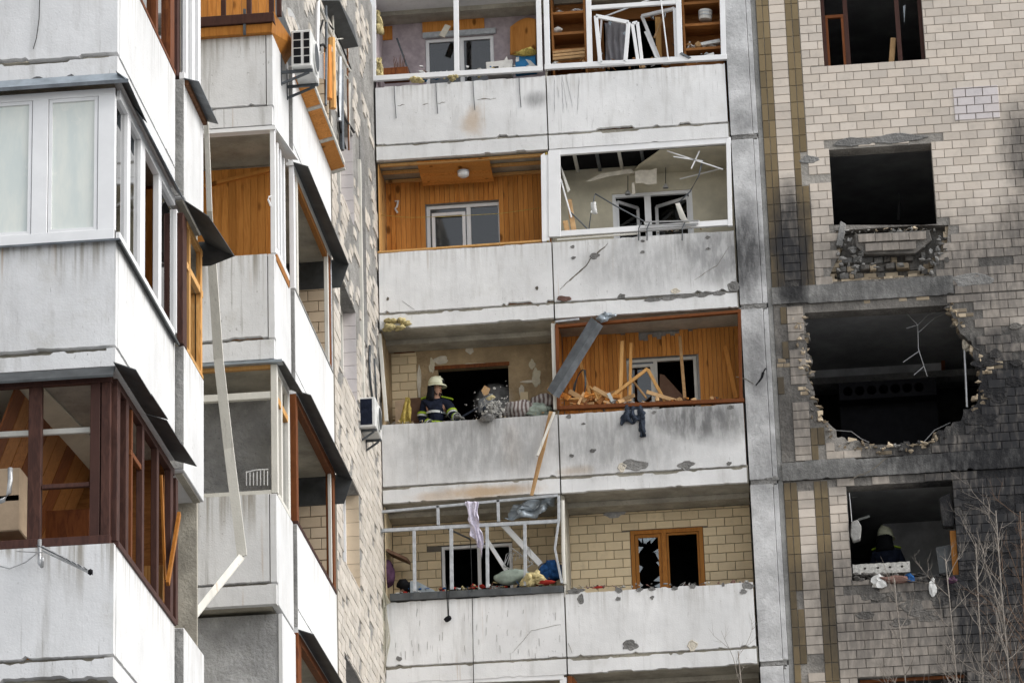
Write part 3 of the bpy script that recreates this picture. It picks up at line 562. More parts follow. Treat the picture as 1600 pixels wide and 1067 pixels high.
# ------------------------------------------------------------------ loggias of the facade
random.seed(31)
def V(x, y, z): return Vector((x, y, z))
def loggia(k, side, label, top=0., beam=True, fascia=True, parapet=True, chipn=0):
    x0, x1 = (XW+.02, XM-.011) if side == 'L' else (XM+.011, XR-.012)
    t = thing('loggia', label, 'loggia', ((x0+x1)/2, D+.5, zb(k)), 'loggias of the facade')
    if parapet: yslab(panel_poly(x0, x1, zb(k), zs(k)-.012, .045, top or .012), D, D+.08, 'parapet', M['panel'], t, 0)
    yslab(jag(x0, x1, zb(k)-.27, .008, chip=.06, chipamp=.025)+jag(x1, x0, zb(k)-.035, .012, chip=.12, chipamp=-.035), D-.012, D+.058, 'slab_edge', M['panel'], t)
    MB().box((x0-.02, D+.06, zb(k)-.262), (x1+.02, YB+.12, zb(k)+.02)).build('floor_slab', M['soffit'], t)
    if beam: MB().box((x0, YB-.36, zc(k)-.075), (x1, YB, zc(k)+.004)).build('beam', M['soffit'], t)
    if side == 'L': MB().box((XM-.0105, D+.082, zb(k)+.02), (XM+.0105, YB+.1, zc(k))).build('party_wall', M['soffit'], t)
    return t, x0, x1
def back(t, x0, x1, k, op, mat, name='back_wall', depth=2.6, roommat=None, Y=None):
    Y = Y or YB; z0, z1 = zb(k)+.02, zc(k)
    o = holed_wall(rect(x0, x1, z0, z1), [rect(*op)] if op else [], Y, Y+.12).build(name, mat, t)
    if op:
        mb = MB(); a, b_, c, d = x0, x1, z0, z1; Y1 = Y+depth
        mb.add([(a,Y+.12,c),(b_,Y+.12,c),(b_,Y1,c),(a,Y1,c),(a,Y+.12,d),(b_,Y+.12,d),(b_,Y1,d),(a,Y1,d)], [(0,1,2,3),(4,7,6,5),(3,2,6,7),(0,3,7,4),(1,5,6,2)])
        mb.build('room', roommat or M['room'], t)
    return o
def op_px(k, pxl, pxr, pyt, pyb=None):       # opening of the back wall from its pixel extents; bottom hidden behind the parapet
    a, c = oy(pxl, pyt, YB), oy(pxr, pyt-7, YB); return (a.x, c.x, zb(k)+.55 if pyb is None else oy(pxl, pyb, YB).z, (a.z+c.z)/2)
def planks(parent, x0, x1, z0, z1, Y, op, mat, wd=.078, topf=None, th=.014, name='plank', drop=None):
    x = x0; i = 0
    while x < x1-.02:
        e = min(x+wd, x1)-.0015; zt = topf(x, i) if topf else z1; segs = [(z0, zt)]
        if op and x+wd/2 > op[0]-.0 and x+wd/2 < op[1]: segs = [(op[3]+.005, zt)] + ([(z0, op[2]-.005)] if op[2]-z0 > .05 else [])
        for a, b_ in segs:
            if b_-a > .03 and not (drop and drop(x)): MB().hexa([(x, Y-.001*(i % 3), a), (e, Y-.001*(i % 3), a), (e-.0025, Y-th, a), (x+.0025, Y-th, a)], (0, 0, b_-a)).build(name, mat, parent)
        x += wd; i += 1
def bars(parent, lst, mat, name, Y, wd=.05, th=.05):
    for q in lst:
        (a, b_), (c, d) = q[0], q[1]; w_ = q[2] if len(q) > 2 else wd
        y0, y1 = (q[3], q[4]) if len(q) > 4 else (Y, Y); MB().fbar(oy(a, b_, y0), oy(c, d, y1), w_, th).build(name, mat, parent, .004)
def frame_rect(parent, x0, x1, z0, z1, Y, wd, th, mat, name='frame'):
    mb = MB(); mb.box((x0,Y,z0),(x0+wd,Y+th,z1)); mb.box((x1-wd,Y,z0),(x1,Y+th,z1)); mb.box((x0+wd+.001,Y+.001,z1-wd),(x1-wd-.001,Y+th-.001,z1)); mb.box((x0+wd+.001,Y+.001,z0),(x1-wd-.001,Y+th-.001,z0+wd)); return mb.build(name, mat, parent)
def window(parent, op, Y, mat, split=.5, glassmat='darkglass', wd=.055, glass_on=(1, 1), label=None):
    x0, x1, z0, z1 = op; o = frame_rect(parent, x0+.005, x1-.005, z0+.005, z1-.005, Y, wd, .06, mat, 'window'); xm = x0+(x1-x0)*split
    MB().box((xm-wd*.6, Y-.004, z0+wd+.007), (xm+wd*.6, Y+.055, z1-wd-.007)).build('mullion', mat, o)
    for i, (a, c) in enumerate(((x0+wd+.007, xm-wd*.6-.002), (xm+wd*.6+.002, x1-wd-.007))):
        if glass_on[i]: MB().box((a, Y+.025, z0+wd+.007), (c, Y+.031, z1-wd-.007)).build('pane', M[glassmat], o)
    return o
def side_panel(t, X, k, mat, name='side_wall', th=.02, s=1):
    MB().box((X, D+.09, zb(k)+.02), (X+s*th, YB-.002, zc(k)-.002)).build(name, mat, t)
def rail(parent, a, b_, Y, wd, th, mat, name): return MB().fbar(oy(*a, Y), oy(*b_, Y), wd, th).build(name, mat, parent, .004)
def scrap(name, mat, label, cat, pts, Y, th=.02, bevel=0, group=None):
    o = MB().prism([oy(x, y, Y) for x, y in pts], (0, th, 0)).build(name, M[mat], None, bevel); return tag(o, label, cat, group)
def stick(name, mat, label, cat, a, b_, wd, th, Y0, Y1=None, group=None):
    o = MB().fbar(oy(*a, Y0), oy(*b_, Y1 or Y0), wd, th).build(name, M[mat], None, .004); return tag(o, label, cat, group)
def wire(name, mat, label, cat, pts, Y, r=.008, group=None):
    o = MB().tube([oy(p[0], p[1], p[2] if len(p) > 2 else Y) for p in pts], r, 5).build(name, M[mat], None, 0, True); return tag(o, label, cat, group)
def cloth(name, mat, label, cat, corners, Y, folds=4, amp=.03, nu=18, nv=14, sag=.0, rag=.0, group=None, th=.004):
    a, b_, c, d = [oy(*q[:2], q[2] if len(q) > 2 else Y) for q in corners]; sd = len(name)
    def fn(u, v):
        p = a.lerp(b_, u).lerp(d.lerp(c, u), v); p = p + Vector((0, 1, 0))*amp*math.sin(u*folds*2*math.pi+1.5*math.sin(v*4))*(.4+.6*v)
        p = p + Vector((rag*nz(u*3, v*3, 1.5, sd), amp*nz(u*4, v*4, 1.2, sd+4), rag*nz(u*3, v*4, 1.4, sd+9)*(1 if v > .1 else .2) - sag*4*u*(1-u)*v)); return p
    o = MB().sheet(fn, nu, nv, th).build(name, M[mat], None, 0, True); return tag(o, label, cat, group)
def heap(name, mat, label, cat, px, py, Y, r, n=1, seed=1, amp=.3, sub=2, spread=0):
    mb = MB(); c = oy(px, py, Y)
    for i in range(n): mb.lump(c+Vector((ru(-spread, spread), ru(-.04, .04), ru(-spread, spread)*.4)), r, seed+i, amp, sub)
    o = mb.build(name, M[mat], None, 0, sub > 1); return tag(o, label, cat)
def shards(parent, op, Y, seed, n=16, mx=.14):
    random.seed(seed); x0, x1, z0, z1 = op
    for i in range(n):
        s = i % 4; l = ru(.04, mx); w_ = ru(.05, .13)
        if s == 0: p = (x0, ru(z0, z1)); q = [(p[0], p[1]), (p[0], p[1]+w_), (p[0]+l, p[1]+w_*rnd())]
        elif s == 1: p = (x1, ru(z0, z1)); q = [(p[0], p[1]), (p[0], p[1]+w_), (p[0]-l, p[1]+w_*rnd())]
        elif s == 2: p = (ru(x0, x1-.1), z1); q = [(p[0], p[1]), (p[0]+w_, p[1]), (p[0]+w_*rnd(), p[1]-l)]
        else: p = (ru(x0, x1-.1), z0); q = [(p[0], p[1]), (p[0]+w_, p[1]), (p[0]+w_*rnd(), p[1]+l)]
        MB().prism([(a, Y+.001*(i % 3), max(z0, min(z1, b_))) for a, b_ in q], (0, .004, 0)).build('glass_shard', M['shard'], parent)
# top roof slab over the topmost storey
MB().box((XW, D, zb(6)-.27), (XR, YB+.2, zb(6)-.02)).build('top_slab', M['panel'], b)
# --- storey 5, left
t, x0, x1 = loggia(5, 'L', 'loggia with lilac papered back wall behind a bare white frame, boxes stacked inside')
op = op_px(5, 664, 771, 61); back(t, x0, x1, 5, op, M['lilac'])
wq = window(t, op, YB+.03, M['pvc'], .53)
MB().box((op[0]-.03, YB-.05, op[3]), (op[1]+.04, YB-.002, op[3]+.09)).build('shutter_box', M['greyframe'], t)
MB().box((oy(660,40,YB).x, YB-.02, op[3]+.095), (oy(757,40,YB).x, YB-.003, op[3]+.34)).build('wood_strip', M['pine'], t)
MB().box((oy(597,40,YB).x, YB-.018, op[3]+.02), (oy(613,40,YB).x, YB-.003, op[3]+.26)).build('wood_strip', M['pine'], t)
for xa in (0, 1):
    xx = op[0]+.07+xa*(op[1]-op[0])*.52; o = MB().sheet(lambda u, v: V(xx+u*.42, YB+.16+.025*math.sin(u*22), op[2]+.1+(op[3]-op[2]-.25)*(1-v)), 24, 2).build('curtain', M['curtain'], t, 0, True)
rail(t, (584,128), (584,-45), D+.04, .075, .06, M['pvc'], 'post'); rail(t, (844,112), (840,-55), D+.04, .08, .06, M['pvc'], 'post'); rail(t, (714,119), (712,-50), D+.04, .08, .06, M['pvc'], 'mullion'); rail(t, (580,124), (848,108), D+.04, .085, .07, M['pvc'], 'bottom_rail'); rail(t, (578,-40), (846,-58), D+.04, .085, .07, M['pvc'], 'top_rail')
side_panel(t, x0, 5, M['lilac'])
spall(t, 702, 118+11, .035, D, 1)
for px, y0_, y1_ in ((616,135,185),(681,130,178),(739,126,172),(811,120,168)):
    MB().tube([oy(px,y0_,D-.012), oy(px+1,(y0_+y1_)/2,D-.014), oy(px+3,y1_,D-.012)], .006, 5).build('bent_rod', M['rack'], t)
for px, py, l in ((622,166,10),(660,164,9),(684,162,12),(745,156,30)): crack(t, [(px,py),(px+l*.5,py-1),(px+l,py-2)], D, .012, .012)
o = cloth('mineral_wool', 'wool', 'yellow mineral wool strip hanging by the frame of the lilac loggia', 'insulation', [(586,18,D+.1),(592,16,D+.1),(597,54,D+.12),(590,50,D+.1)], D, 2, .04, 8, 10, 0, .06, 'mineral wool scraps of the lilac loggia', .04)
o = cloth('mineral_wool', 'wool', 'yellow mineral wool strip standing by the frame of the lilac loggia', 'insulation', [(587,92,D+.1),(596,90,D+.1),(596,122,D+.1),(588,122,D+.1)], D, 2, .04, 8, 10, 0, .06, 'mineral wool scraps of the lilac loggia', .04)
heap('mineral_wool', 'wool', 'larger tuft of yellow mineral wool lying on the lilac loggia parapet', 'insulation', 653, 125, D-.0, (.045,.04,.028), 12, 3, .6, 2, .1)
heap('mineral_wool', 'wool', 'smaller tuft of yellow mineral wool on the rail at the mullion foot', 'insulation', 707, 122, D-.0, (.035,.03,.022), 9, 8, .6, 2, .07)
ct = thing('storage_crate', 'white plastic crate with hand hole behind the rail of the lilac loggia', 'crate', oy(780,112,D+.3)); a, c = oy(762,112,D+.3), oy(800,97,D+.3)
MB().prism([V(a.x,D+.2,a.z-.1),V(c.x,D+.2,c.z-.25),V(c.x+.02,D+.2,c.z),V(a.x-.02,D+.2,a.z+.12)], (0,.25,0)).build('body', M['whitebox'], ct, .01); MB().box(oy(770,107,D+.196),oy(779,104,D+.199)).build('hand_hole', M['black'], ct); MB().prism([oy(786,97,D+.22),oy(792,88,D+.22),oy(794,96,D+.22)], (0,.01,0)).build('lid_flap', M['whitebox'], ct)
ct = thing('carton', 'blue printed carton with white corner among the things in the lilac loggia', 'box', oy(822,110,D+.25)); MB().prism([oy(804,112,D+.2),oy(838,108,D+.2),oy(836,84,D+.2),oy(806,88,D+.2)], (0,.22,0)).build('body', M['bluebox'], ct, .008); MB().prism([oy(821,93,D+.196),oy(829,95,D+.196),oy(841,107,D+.196),oy(832,108,D+.196)], (0,.002,0)).build('paper_flap', M['paper'], ct); MB().prism([oy(806,90,D+.196),oy(811,89,D+.196),oy(811,96,D+.196),oy(806,97,D+.196)], (0,.002,0)).build('print', M['paper'], ct)
o = MB().sheet(lambda u, v: oy(798+u*40, 42-u*6+v*44-10*math.sin(u*2.6)*(1-v), YB-.25+.06*math.sin(u*5)), 12, 8, .02).build('headboard', M['pine'], None, 0, True); tag(o, 'varnished curved headboard leaning at the back of the lilac loggia', 'board')
o = MB().box(oy(598,123,D+.12), oy(640,113,D+.35)).build('wooden_box', M['redwood'], None, .01); tag(o, 'flat brown wooden box behind the rail of the lilac loggia', 'box')
heap('straw_bundle', 'foam', 'tangle of straw stuffing on top of the blue carton', 'straw', 826, 82, D+.22, (.16,.1,.06), 2, 5, .5, 2, .04)
o = thing('dry_plant', 'dry dark stems of a dead pot plant in the lilac loggia', 'plant', oy(624,115,D+.4))
for i in range(7): MB().tube([oy(617+i*2.2,114,D+.4), oy(616+i*2.5,100,D+.42), oy(614+i*3+ru(-2,2),88+ru(-5,5),D+.4)], [.008,.006,.003], 4).build('stem', M['rust'], o)
# --- storey 5, right
t, x0, x1 = loggia(5, 'R', 'loggia with wooden shelving and smashed white casements hanging in their frame'); random.seed(33)
op = op_px(5, 942, 1030, 34); back(t, x0, x1, 5, (op[0], op[1], op[2], op[3]), M['cabinet'])
for a, c in (((856,106),(852,-60)),((922,101),(918,-60)),((1063,93),(1058,-68)),((1131,92),(1127,-70))): rail(t, a, c, D+.04, .085, .06, M['pvc'], 'post')
rail(t, (851,106), (1136,90), D+.038, .085, .066, M['pvc'], 'bottom_rail'); rail(t, (924,13), (1060,4), D+.041, .07, .05, M['pvc'], 'transom'); rail(t, (850,-54), (1130,-70), D+.038, .085, .066, M['pvc'], 'top_rail')
def shelf_unit(label, pl, pr, ys):
    s = thing('shelf_unit', label, 'shelves', (0, D+.3, zb(5)+.03)); a, c = oy(pl, 60, D+.2).x, oy(pr, 60, D+.2).x
    for xx in (a, c-.03): MB().box((xx, D+.2, zb(5)+.03), (xx+.03, D+.62, zc(5)-.05)).build('side', M['cabinet'], s)
    MB().box((a+.031, D+.6, zb(5)+.03), (c-.031, D+.618, zc(5)-.05)).build('back', M['cabinet'], s)
    for y in ys:
        z = oy((pl+pr)/2, y, D+.2).z; MB().box((a+.031, D+.2, z-.022), (c-.031, D+.598, z+.022)).build('shelf', M['cabinet'], s)
    return s
shelf_unit('wooden shelf unit seen through the first pane beside the white divider', 862, 916, (-25, 20, 52, 78, 96)); shelf_unit('wooden shelf unit with striped box next to the pier', 1068, 1129, (-30, 4, 38, 76, 100))
for i in range(3): stick('loose_board', 'rawwood', ['topmost of three pale boards stacked on the lower shelf beside the white divider','middle one of three pale boards stacked on the shelf beside the white divider','bottom one of three pale boards stacked on the shelf beside the white divider'][i], 'board', (864,84+i*5), (914,79+i*5), .045, .1, D+.17, None, 'boards on the shelf')
ct = thing('food_tub', 'small white striped tub on the shelf next to the pier', 'tub', oy(1102,30,D+.3)); MB().tube([oy(1102,32,D+.3), oy(1102,18,D+.3)], [.1,.11], 14).build('tub', M['whitebox'], ct); [MB().tube([oy(1102,y,D+.3), oy(1102,y-1.5,D+.3)], .112, 14).build('stripe', M['greyframe'], ct) for y in (22,27)]
scrap('paperback', 'paper', 'dog-eared paper packet on the shelf next to the pier', 'packet', [(1094,67),(1124,61),(1126,66),(1096,71)], D+.22, .1); scrap('torn_paper', 'paper', 'scrap of paper on the window ledge of the shelving loggia', 'paper', [(1098,88),(1115,82),(1117,88),(1102,91)], D+.09, .01); scrap('metal_clip', 'darkzinc', 'dark metal strip on the ledge of the shelving loggia', 'strip', [(1062,84),(1065,82),(1080,90),(1076,92)], D-.01, .03); heap('white_jar', 'whitebox', 'pale bag on the middle shelf beside the white divider', 'bag', 871, 47, D+.3, (.08,.07,.05), 1, 3)
def sash(label, q, Y, wd=6, glass_=False, seed=1):
    s = thing('loose_casement', label, 'casement', oy(*q[2][:2], q[2][2] if len(q[2]) > 2 else Y)); P = [oy(p[0], p[1], p[2] if len(p) > 2 else Y) for p in q]
    for i in range(4): MB().fbar(P[i], P[(i+1) % 4], wd*.0105, .05).build('stile', M['pvc'], s, .004)
    if glass_:
        random.seed(seed)
        for i in range(10):
            e = i % 4; a = P[e].lerp(P[(e+1) % 4], ru(.1,.8)); c = a.lerp(P[(e+1) % 4], ru(.12,.25)); ctr = sum(P, Vector())/4; MB().prism([a, c, a.lerp(ctr, ru(.15,.45))], (0,.004,0)).build('glass_shard', M['shard'], s)
    return s
sash('white casement with curtain behind, sprung from the frame and tilted', [(931,26),(982,36),(977,98),(938,99)], D+.02, 6, True, 2)
sash('narrow white casement seen edge-on, slumped against the sill', [(988,38),(996,36),(1003,96),(997,97)], D+.06, 5, False, 3); sash('white casement with jagged glass swung inwards by the shelves', [(1003,26,D+.5),(1054,14),(1057,92),(1030,93,D+.5)], D+.08, 5, True, 4)
cloth('grey_curtain', 'curtain', 'grey curtain behind the tilted white casement', 'curtain', [(945,36),(979,34),(977,101),(947,103)], D+.5, 3.5, .03)
stick('bare_post', 'pinelight', 'orange timber upright behind the swung casement', 'timber', (1028,28), (1030,95), .09, .06, D+.7); stick('white_strip', 'pvc', 'long white trim strip fallen across the broken casements', 'strip', (946,26), (1020,-2), .025, .02, D+.3, D+.1); stick('white_strip', 'pvc', 'thin white strip dangling upright before the swung casement', 'strip', (1032,-5), (1044,93), .02, .015, D-.02)
for i in range(6): crack(t, [(866+i*ru(4,8),ru(118,150)),(866+i*7+ru(-1,1),ru(150,180))], D, .0025, .004, M['spall'])
# --- storey 4, left: pine panelled
t, x0, x1 = loggia(4, 'L', 'loggia lined with pine boards, intact white window and a ceiling panel hanging with its lamp', beam=False); random.seed(34)
op = op_px(4, 665, 783, 320); w_ = back(t, x0, x1, 4, op, M['oldconc']); planks(w_, x0+.02, x1, zb(4)+.05, zc(4)-.03, YB-.003, op, M['pine'])
window(t, op, YB+.06, M['pvc'], .56); s = frame_rect(t, op[0]+.09, op[0]+(op[1]-op[0])*.56-.05, op[2]+.06, op[3]-.14, YB+.03, .05, .05, M['pvc'], 'casement')
for i in range(9): MB().hexa([(x0+.002, D+.1+i*.088, zb(4)+.03), (x0+.002, D+.184+i*.088, zb(4)+.03), (x0+.016, D+.182+i*.088, zb(4)+.03), (x0+.016, D+.102+i*.088, zb(4)+.03)], (0,0,zc(4)-zb(4)-.05)).build('plank', M['pinelight'], t)
for y in (.12, .42, .8): MB().box((x0+.03, D+y, zc(4)-.05), (x1, D+y+.05, zc(4)-.004)).build('batten', M['pinelight'], t)
a = [oy(651,253,D+.1), oy(764,247,D+.1), oy(772,284,D+.72), oy(661,291,D+.72)]
cp = thing('ceiling_panel', 'pine ceiling panel torn loose, hanging with a round lamp', 'panel', a[0])
for i in range(8):
    f0, f1 = i/8, (i+.96)/8; MB().prism([a[0].lerp(a[3], f0), a[1].lerp(a[2], f0), a[1].lerp(a[2], f1), a[0].lerp(a[3], f1)], (0,.004,.012)).build('board', M['pine'], cp)
lc = oy(724,272,D+.36); la = thing('ceiling_lamp', 'round white ceiling lamp on the hanging pine panel', 'lamp', lc); MB().tube([lc+V(0,.0,.02), lc+V(0,0,-.03), lc+V(0,-.0,-.055)], [.09,.088,.05], 18).build('diffuser', M['pvc'], la, 0, True); MB().tube([lc+V(0,.0,.045), lc+V(0,0,.021)], [.095,.095], 18).build('ring', M['greyframe'], la)
MB().prism([oy(845,243,D),oy(851,239,D),oy(852,377,D),oy(847,377,D)], (0,.09,0)).build('corner_trim', M['pvc'], t); MB().prism([oy(852.5,238,D+.02),oy(855,238,D+.02),oy(857,377,D+.02),oy(854.5,377,D+.02)], (0,.05,0)).build('foam_seam', M['foam'], t)
rail(t, (590,395), (846,377), D+.05, .03, .06, M['pinelight'], 'sill_board')
wire('clothes_line', 'foam', 'pale clothes line strung across the pine panelled loggia', 'line', [(592,336),(640,340),(690,339),(780,334),(845,325)], D+.3, .004); o = wire('wall_bracket', 'pvc', 'small bent white bracket on the pine boards', 'bracket', [(617,315),(622,314),(620,324),(617,326),(621,333)], YB-.04, .018)
for px, py in ((606,467),(839,450)): spall(t, px, py, .02, D, px, .03, M['darkmortar'])
crack(t, [(628,470),(648,484)], D, .004, .002)
# --- storey 4, right: white frame, cream walls
t, x0, x1 = loggia(4, 'R', 'loggia with wide empty white frame, cream back wall and wrecked ceiling', beam=False); random.seed(35)
op = op_px(4, 956, 1081, 303); back(t, x0, x1, 4, op, M['cream']); 
for a, c in (((867,371),(866,237)),): rail(t, a, c, D+.03, .19, .07, M['pvc'], 'jamb')
rail(t, (1141,354), (1138,218), D+.03, .07, .07, M['pvc'], 'jamb'); rail(t, (858,240), (1142,220), D+.03, .1, .06, M['pvc'], 'head'); rail(t, (862,367), (1144,348), D+.03, .09, .06, M['pvc'], 'bottom_rail'); rail(t, (870,375), (1000,365), D+.0, .025, .03, M['oldframe'], 'lower_trim')
MB().prism([oy(848,243,D+.01),oy(856.5,242,D+.01),oy(858.5,375,D+.01),oy(850,377,D+.01)], (0,.08,0)).build('end_trim', M['pvc'], t)
wq = frame_rect(t, op[0], op[1], op[2], op[3], YB+.02, .055, .06, M['pvc'], 'window'); xm = op[0]+(op[1]-op[0])*.44; MB().box((xm-.05, YB+.015, op[2]+.06), (xm+.05, YB+.075, op[3]-.06)).build('mullion', M['pvc'], wq)
for xa, xb, f_ in ((op[0]+.07, xm-.06, 1), (xm+.06, op[1]-.07, -1)):     # casements swung inwards
    h0, h1 = (xa, xb-.12) if f_ > 0 else (xb, xa+.06); P = [V(h0, YB+.1, op[2]+.1), V(h1, YB+.42, op[2]+.1), V(h1, YB+.42, op[3]-.1), V(h0, YB+.1, op[3]-.1)]; mb = MB(); [mb.fbar(P[i], P[(i+1) % 4], .05, .04) for i in range(4)]; s = mb.build('casement', M['pvc'], wq); MB().prism([p+V(0,.0,0) for p in P], (0,.005,0)).build('pane', M['darkglass'], s)
for i, xx in enumerate((.35, .7, 1.05, 1.4)): MB().box((x0+xx, D+.1, zc(4)-.06), (x0+xx+.05, YB-.01, zc(4)-.008)).build('batten', M['darkzinc'] if i % 2 else M['oldframe'], t)
MB().box((x0+.02, D+.1, zc(4)-.007), (x0+1.7, YB-.01, zc(4)-.003)).build('ceiling_void', M['black'], t); MB().prism([V(x0+1.72, D+.09, zc(4)-.1), V(x1, D+.09, zc(4)-.1), V(x1, YB-.01, zc(4)-.16), V(x0+1.2, YB-.01, zc(4)-.16), V(x0+1.35, D+.6, zc(4)-.12)], (0,0,.012)).build('plasterboard', M['cream'], t)
scrap('hanging_plasterboard', 'drywall', 'torn brown-backed piece of plasterboard hanging over the cream wall', 'plasterboard', [(992,268),(1000,266),(1016,266),(1026,263),(1026,287),(1012,289),(1004,286),(993,287)], D+.5, .012); scrap('hanging_plasterboard', 'drywall', 'long torn lip of plasterboard drooping under the cream loggia ceiling', 'plasterboard', [(915,284),(940,271),(985,264),(992,270),(950,276),(925,283)], D+.55, .012)
scrap('hanging_plasterboard', 'drywall', 'narrow strip of plasterboard dangling beside the lamp flex', 'plasterboard', [(987,286),(991,285),(993,303),(988,304)], D+.5, .01)
for i, pts in enumerate(([(930,303),(924,330),(920,360)], [(930,303),(962,322),(1006,346)], [(1098,250),(1092,275),(1078,300),(1060,317)], [(877,285),(890,330),(920,360)])): wire('bent_rod', 'darkzinc', ['dark bent rod standing in the cream loggia by a white rag','long grey rod slanting down to the drying rack','bent grey bar hanging from the frame head near the pier','thin dark rod slanting across the lower corner of the white frame'][i], 'rod', pts, D+.15, .012 if i else .009)
for i, (a, c) in enumerate((((1042,236),(1130,265)), ((1093,236),(1080,264)), ((1052,245),(1098,252)), ((1062,280),(1125,264)))): stick('white_strip', 'pvc', ['long white trim strip sagging from the frame head','short white strip crossing the long trim strip','white strip pointing from the ceiling to the crossing strips','white strip lying along the top of the cream wall'][i], 'strip', a, c, .022, .012, D+.12 if i < 3 else D+.75)
stick('white_strip', 'pvc', 'thin white strip leaning in the lower corner of the white frame', 'strip', (876,280), (893,340), .025, .015, D+.12); scrap('loose_wedge', 'oldframe', 'white wedge of board hanging in the upper corner of the white frame', 'board', [(876,258),(881,270),(891,297),(887,301),(878,270)], D+.14, .015)
stick('loose_board', 'rawwood', 'taller of two splintered boards standing in the lower corner of the white frame', 'board', (889,312), (897,362), .08, .02, D+.2, D+.14); stick('loose_board', 'rawwood', 'shorter of two splintered boards standing in the lower corner of the white frame', 'board', (883,345), (887,364), .08, .02, D+.12)
cloth('white_rag', 'paper', 'white rag on the dark bent rod in the cream loggia', 'rag', [(924,316),(931,316),(934,335),(922,333)], D+.13, 1, .02, 6, 6, 0, .03)
r_ = thing('drying_rack', 'folded metal drying rack lying on the parapet before the cream loggia', 'drying rack', oy(1048,356,D-.03))
for (a, c) in (((1007,347),(1092,345)),((1008,352),(1091,350)),((1007,347),(1008,352)),((1092,345),(1091,350)),((1000,358),(1088,352))): MB().tube([oy(*a, D-.04), oy(*c, D-.04)], .012, 6).build('tube', M['steel'], r_)
for x in (998, 1011, 1066): MB().tube([oy(x+4,348,D-.05), oy(x,357,D-.06), oy(x,376,D-.03)], .01, 6).build('leg', M['rack'], r_)
MB().prism([oy(1055,318,D),oy(1062,317,D),oy(1072,340,D-.03),oy(1080,352,D-.03),oy(1074,354,D-.03),oy(1062,340,D)], (0,.03,0)).build('hinge_plate', M['oldframe'], r_)
for i, (x, y0_, y1_) in enumerate(((981,275,302),(1040,262,292))):
    l = thing('pendant_lamp', ['lamp holder on a flex hanging beside the torn plasterboard piece','lamp holder on a flex hanging before the swung casement'][i], 'lamp', oy(x,y1_,D+.6)); MB().tube([oy(x,y0_,D+.6), oy(x,y1_,D+.6)], .006, 5).build('flex', M['cable'], l); MB().tube([oy(x,y1_-4,D+.6), oy(x,y1_+1,D+.6), oy(x,y1_+2,D+.6)], [.02,.05,.045], 10).build('holder', M['steel'], l)
crack(t, [(875,453),(905,425),(928,400),(950,380)], D, .018, .012); spall(t, 929, 400, .07, D, 4, .05); crack(t, [(1085,438),(1120,415),(1140,385)], D, .006, .008)
for i, (px, py) in enumerate(((895,386),(896,403),(1004,377),(1004,394),(1106,371),(1107,389))): spall(t, px, py, .035, D, i, .024)
spall(t, 971, 463, .06, D, 3, .04); spall(t, 1056, 455, .07, D, 5, .05, M['drywall']); spall(t, 1146, 447, .09, D, 8, .09); spall(t, 880, 467, .12, D-.013, 2, .05, M['brickred'])
for i in range(5): spall(t, 1020+i*26, 468-i*2.4, ru(.1,.16), D-.013, i+3, .035)
# --- storey 3, left: the firefighter's loggia
t, x0, x1 = loggia(3, 'L', 'open loggia with peeling beige back wall where a firefighter stands'); random.seed(36)
op = op_px(3, 684, 794, 578); w_ = back(t, x0, x1, 3, op, M['plaster'])
pl, pr = oy(612,600,YB).x, oy(652,600,YB).x; lay_tiles(w_, courses(pl, pr, oy(630,655,YB).z, oy(630,552,YB).z, zphase=.02), YB-.002, M['logtile'], 'tile', 60)
lay_tiles(w_, courses(oy(812,600,YB).x, x1-.02, oy(830,650,YB).z, oy(830,590,YB).z, zphase=.02, skip=lambda x, z: nz(x, z, 4, 1) > .2 or z > oy(830,606,YB).z+.15*nz(x, z, 3)), YB-.002, M['logtile'], 'tile', 60)
MB().box((op[0]-.05, YB-.02, op[3]), (op[1]+.02, YB-.002, op[3]+.06)).build('lintel_board', M['redwood'], t); MB().box((oy(615,553,YB).x, YB-.012, oy(615,553,YB).z), (oy(648,549,YB).x, YB-.002, oy(648,549,YB).z+.04)).build('tile_trim', M['redwood'], t)
for i, (px, py, r_, rz) in enumerate(((690,563,.12,.06),(737,570,.2,.03),(733,548,.07,.07),(838,590,.07,.15),(826,596,.12,.02),(832,570,.05,.09),(655,600,.03,.35),(675,572,.05,.12),(815,610,.04,.1))): spall(t, px, py, r_, YB-.003, i, rz, M['drywall'] if i % 2 == 0 else M['cream'])
MB().fbar(oy(593,522,D+.05), oy(604,658,D+.03), .055, .05).build('leaning_post', M['oldframe'], t, .004); rail(t, (864,506), (868,640), D+.06, .06, .06, M['oldframe'], 'party_post'); side_panel(t, x0, 3, M['plaster'])
MB().box((XM-.05, D+.1, zb(3)+.02), (XM-.012, YB, zc(3)-.005)).build('party_wall', M['plaster'], t)
heap('mineral_wool', 'wool', 'bright yellow tuft of mineral wool stuck on the slab edge above the firefighter', 'insulation', 620, 507, D-.03, (.06,.05,.035), 16, 7, .6, 2, .17)
scrap('leaning_board', 'brownboard', 'brown hardboard sheet leaning behind the firefighter', 'board', [(640,622),(668,620),(668,668),(640,668)], D+.62, .012); scrap('leaning_board', 'cardboard', 'small pale board beside the rag at the loggia corner', 'board', [(617,627),(634,622),(636,668),(618,668)], D+.66, .012)
cloth('rag', 'foam', 'yellow and white rag draped at the corner of the firefighter loggia', 'rag', [(634,620),(641,621),(644,662),(622,664)], D+.3, 2, .03, 8, 8, 0, .03)
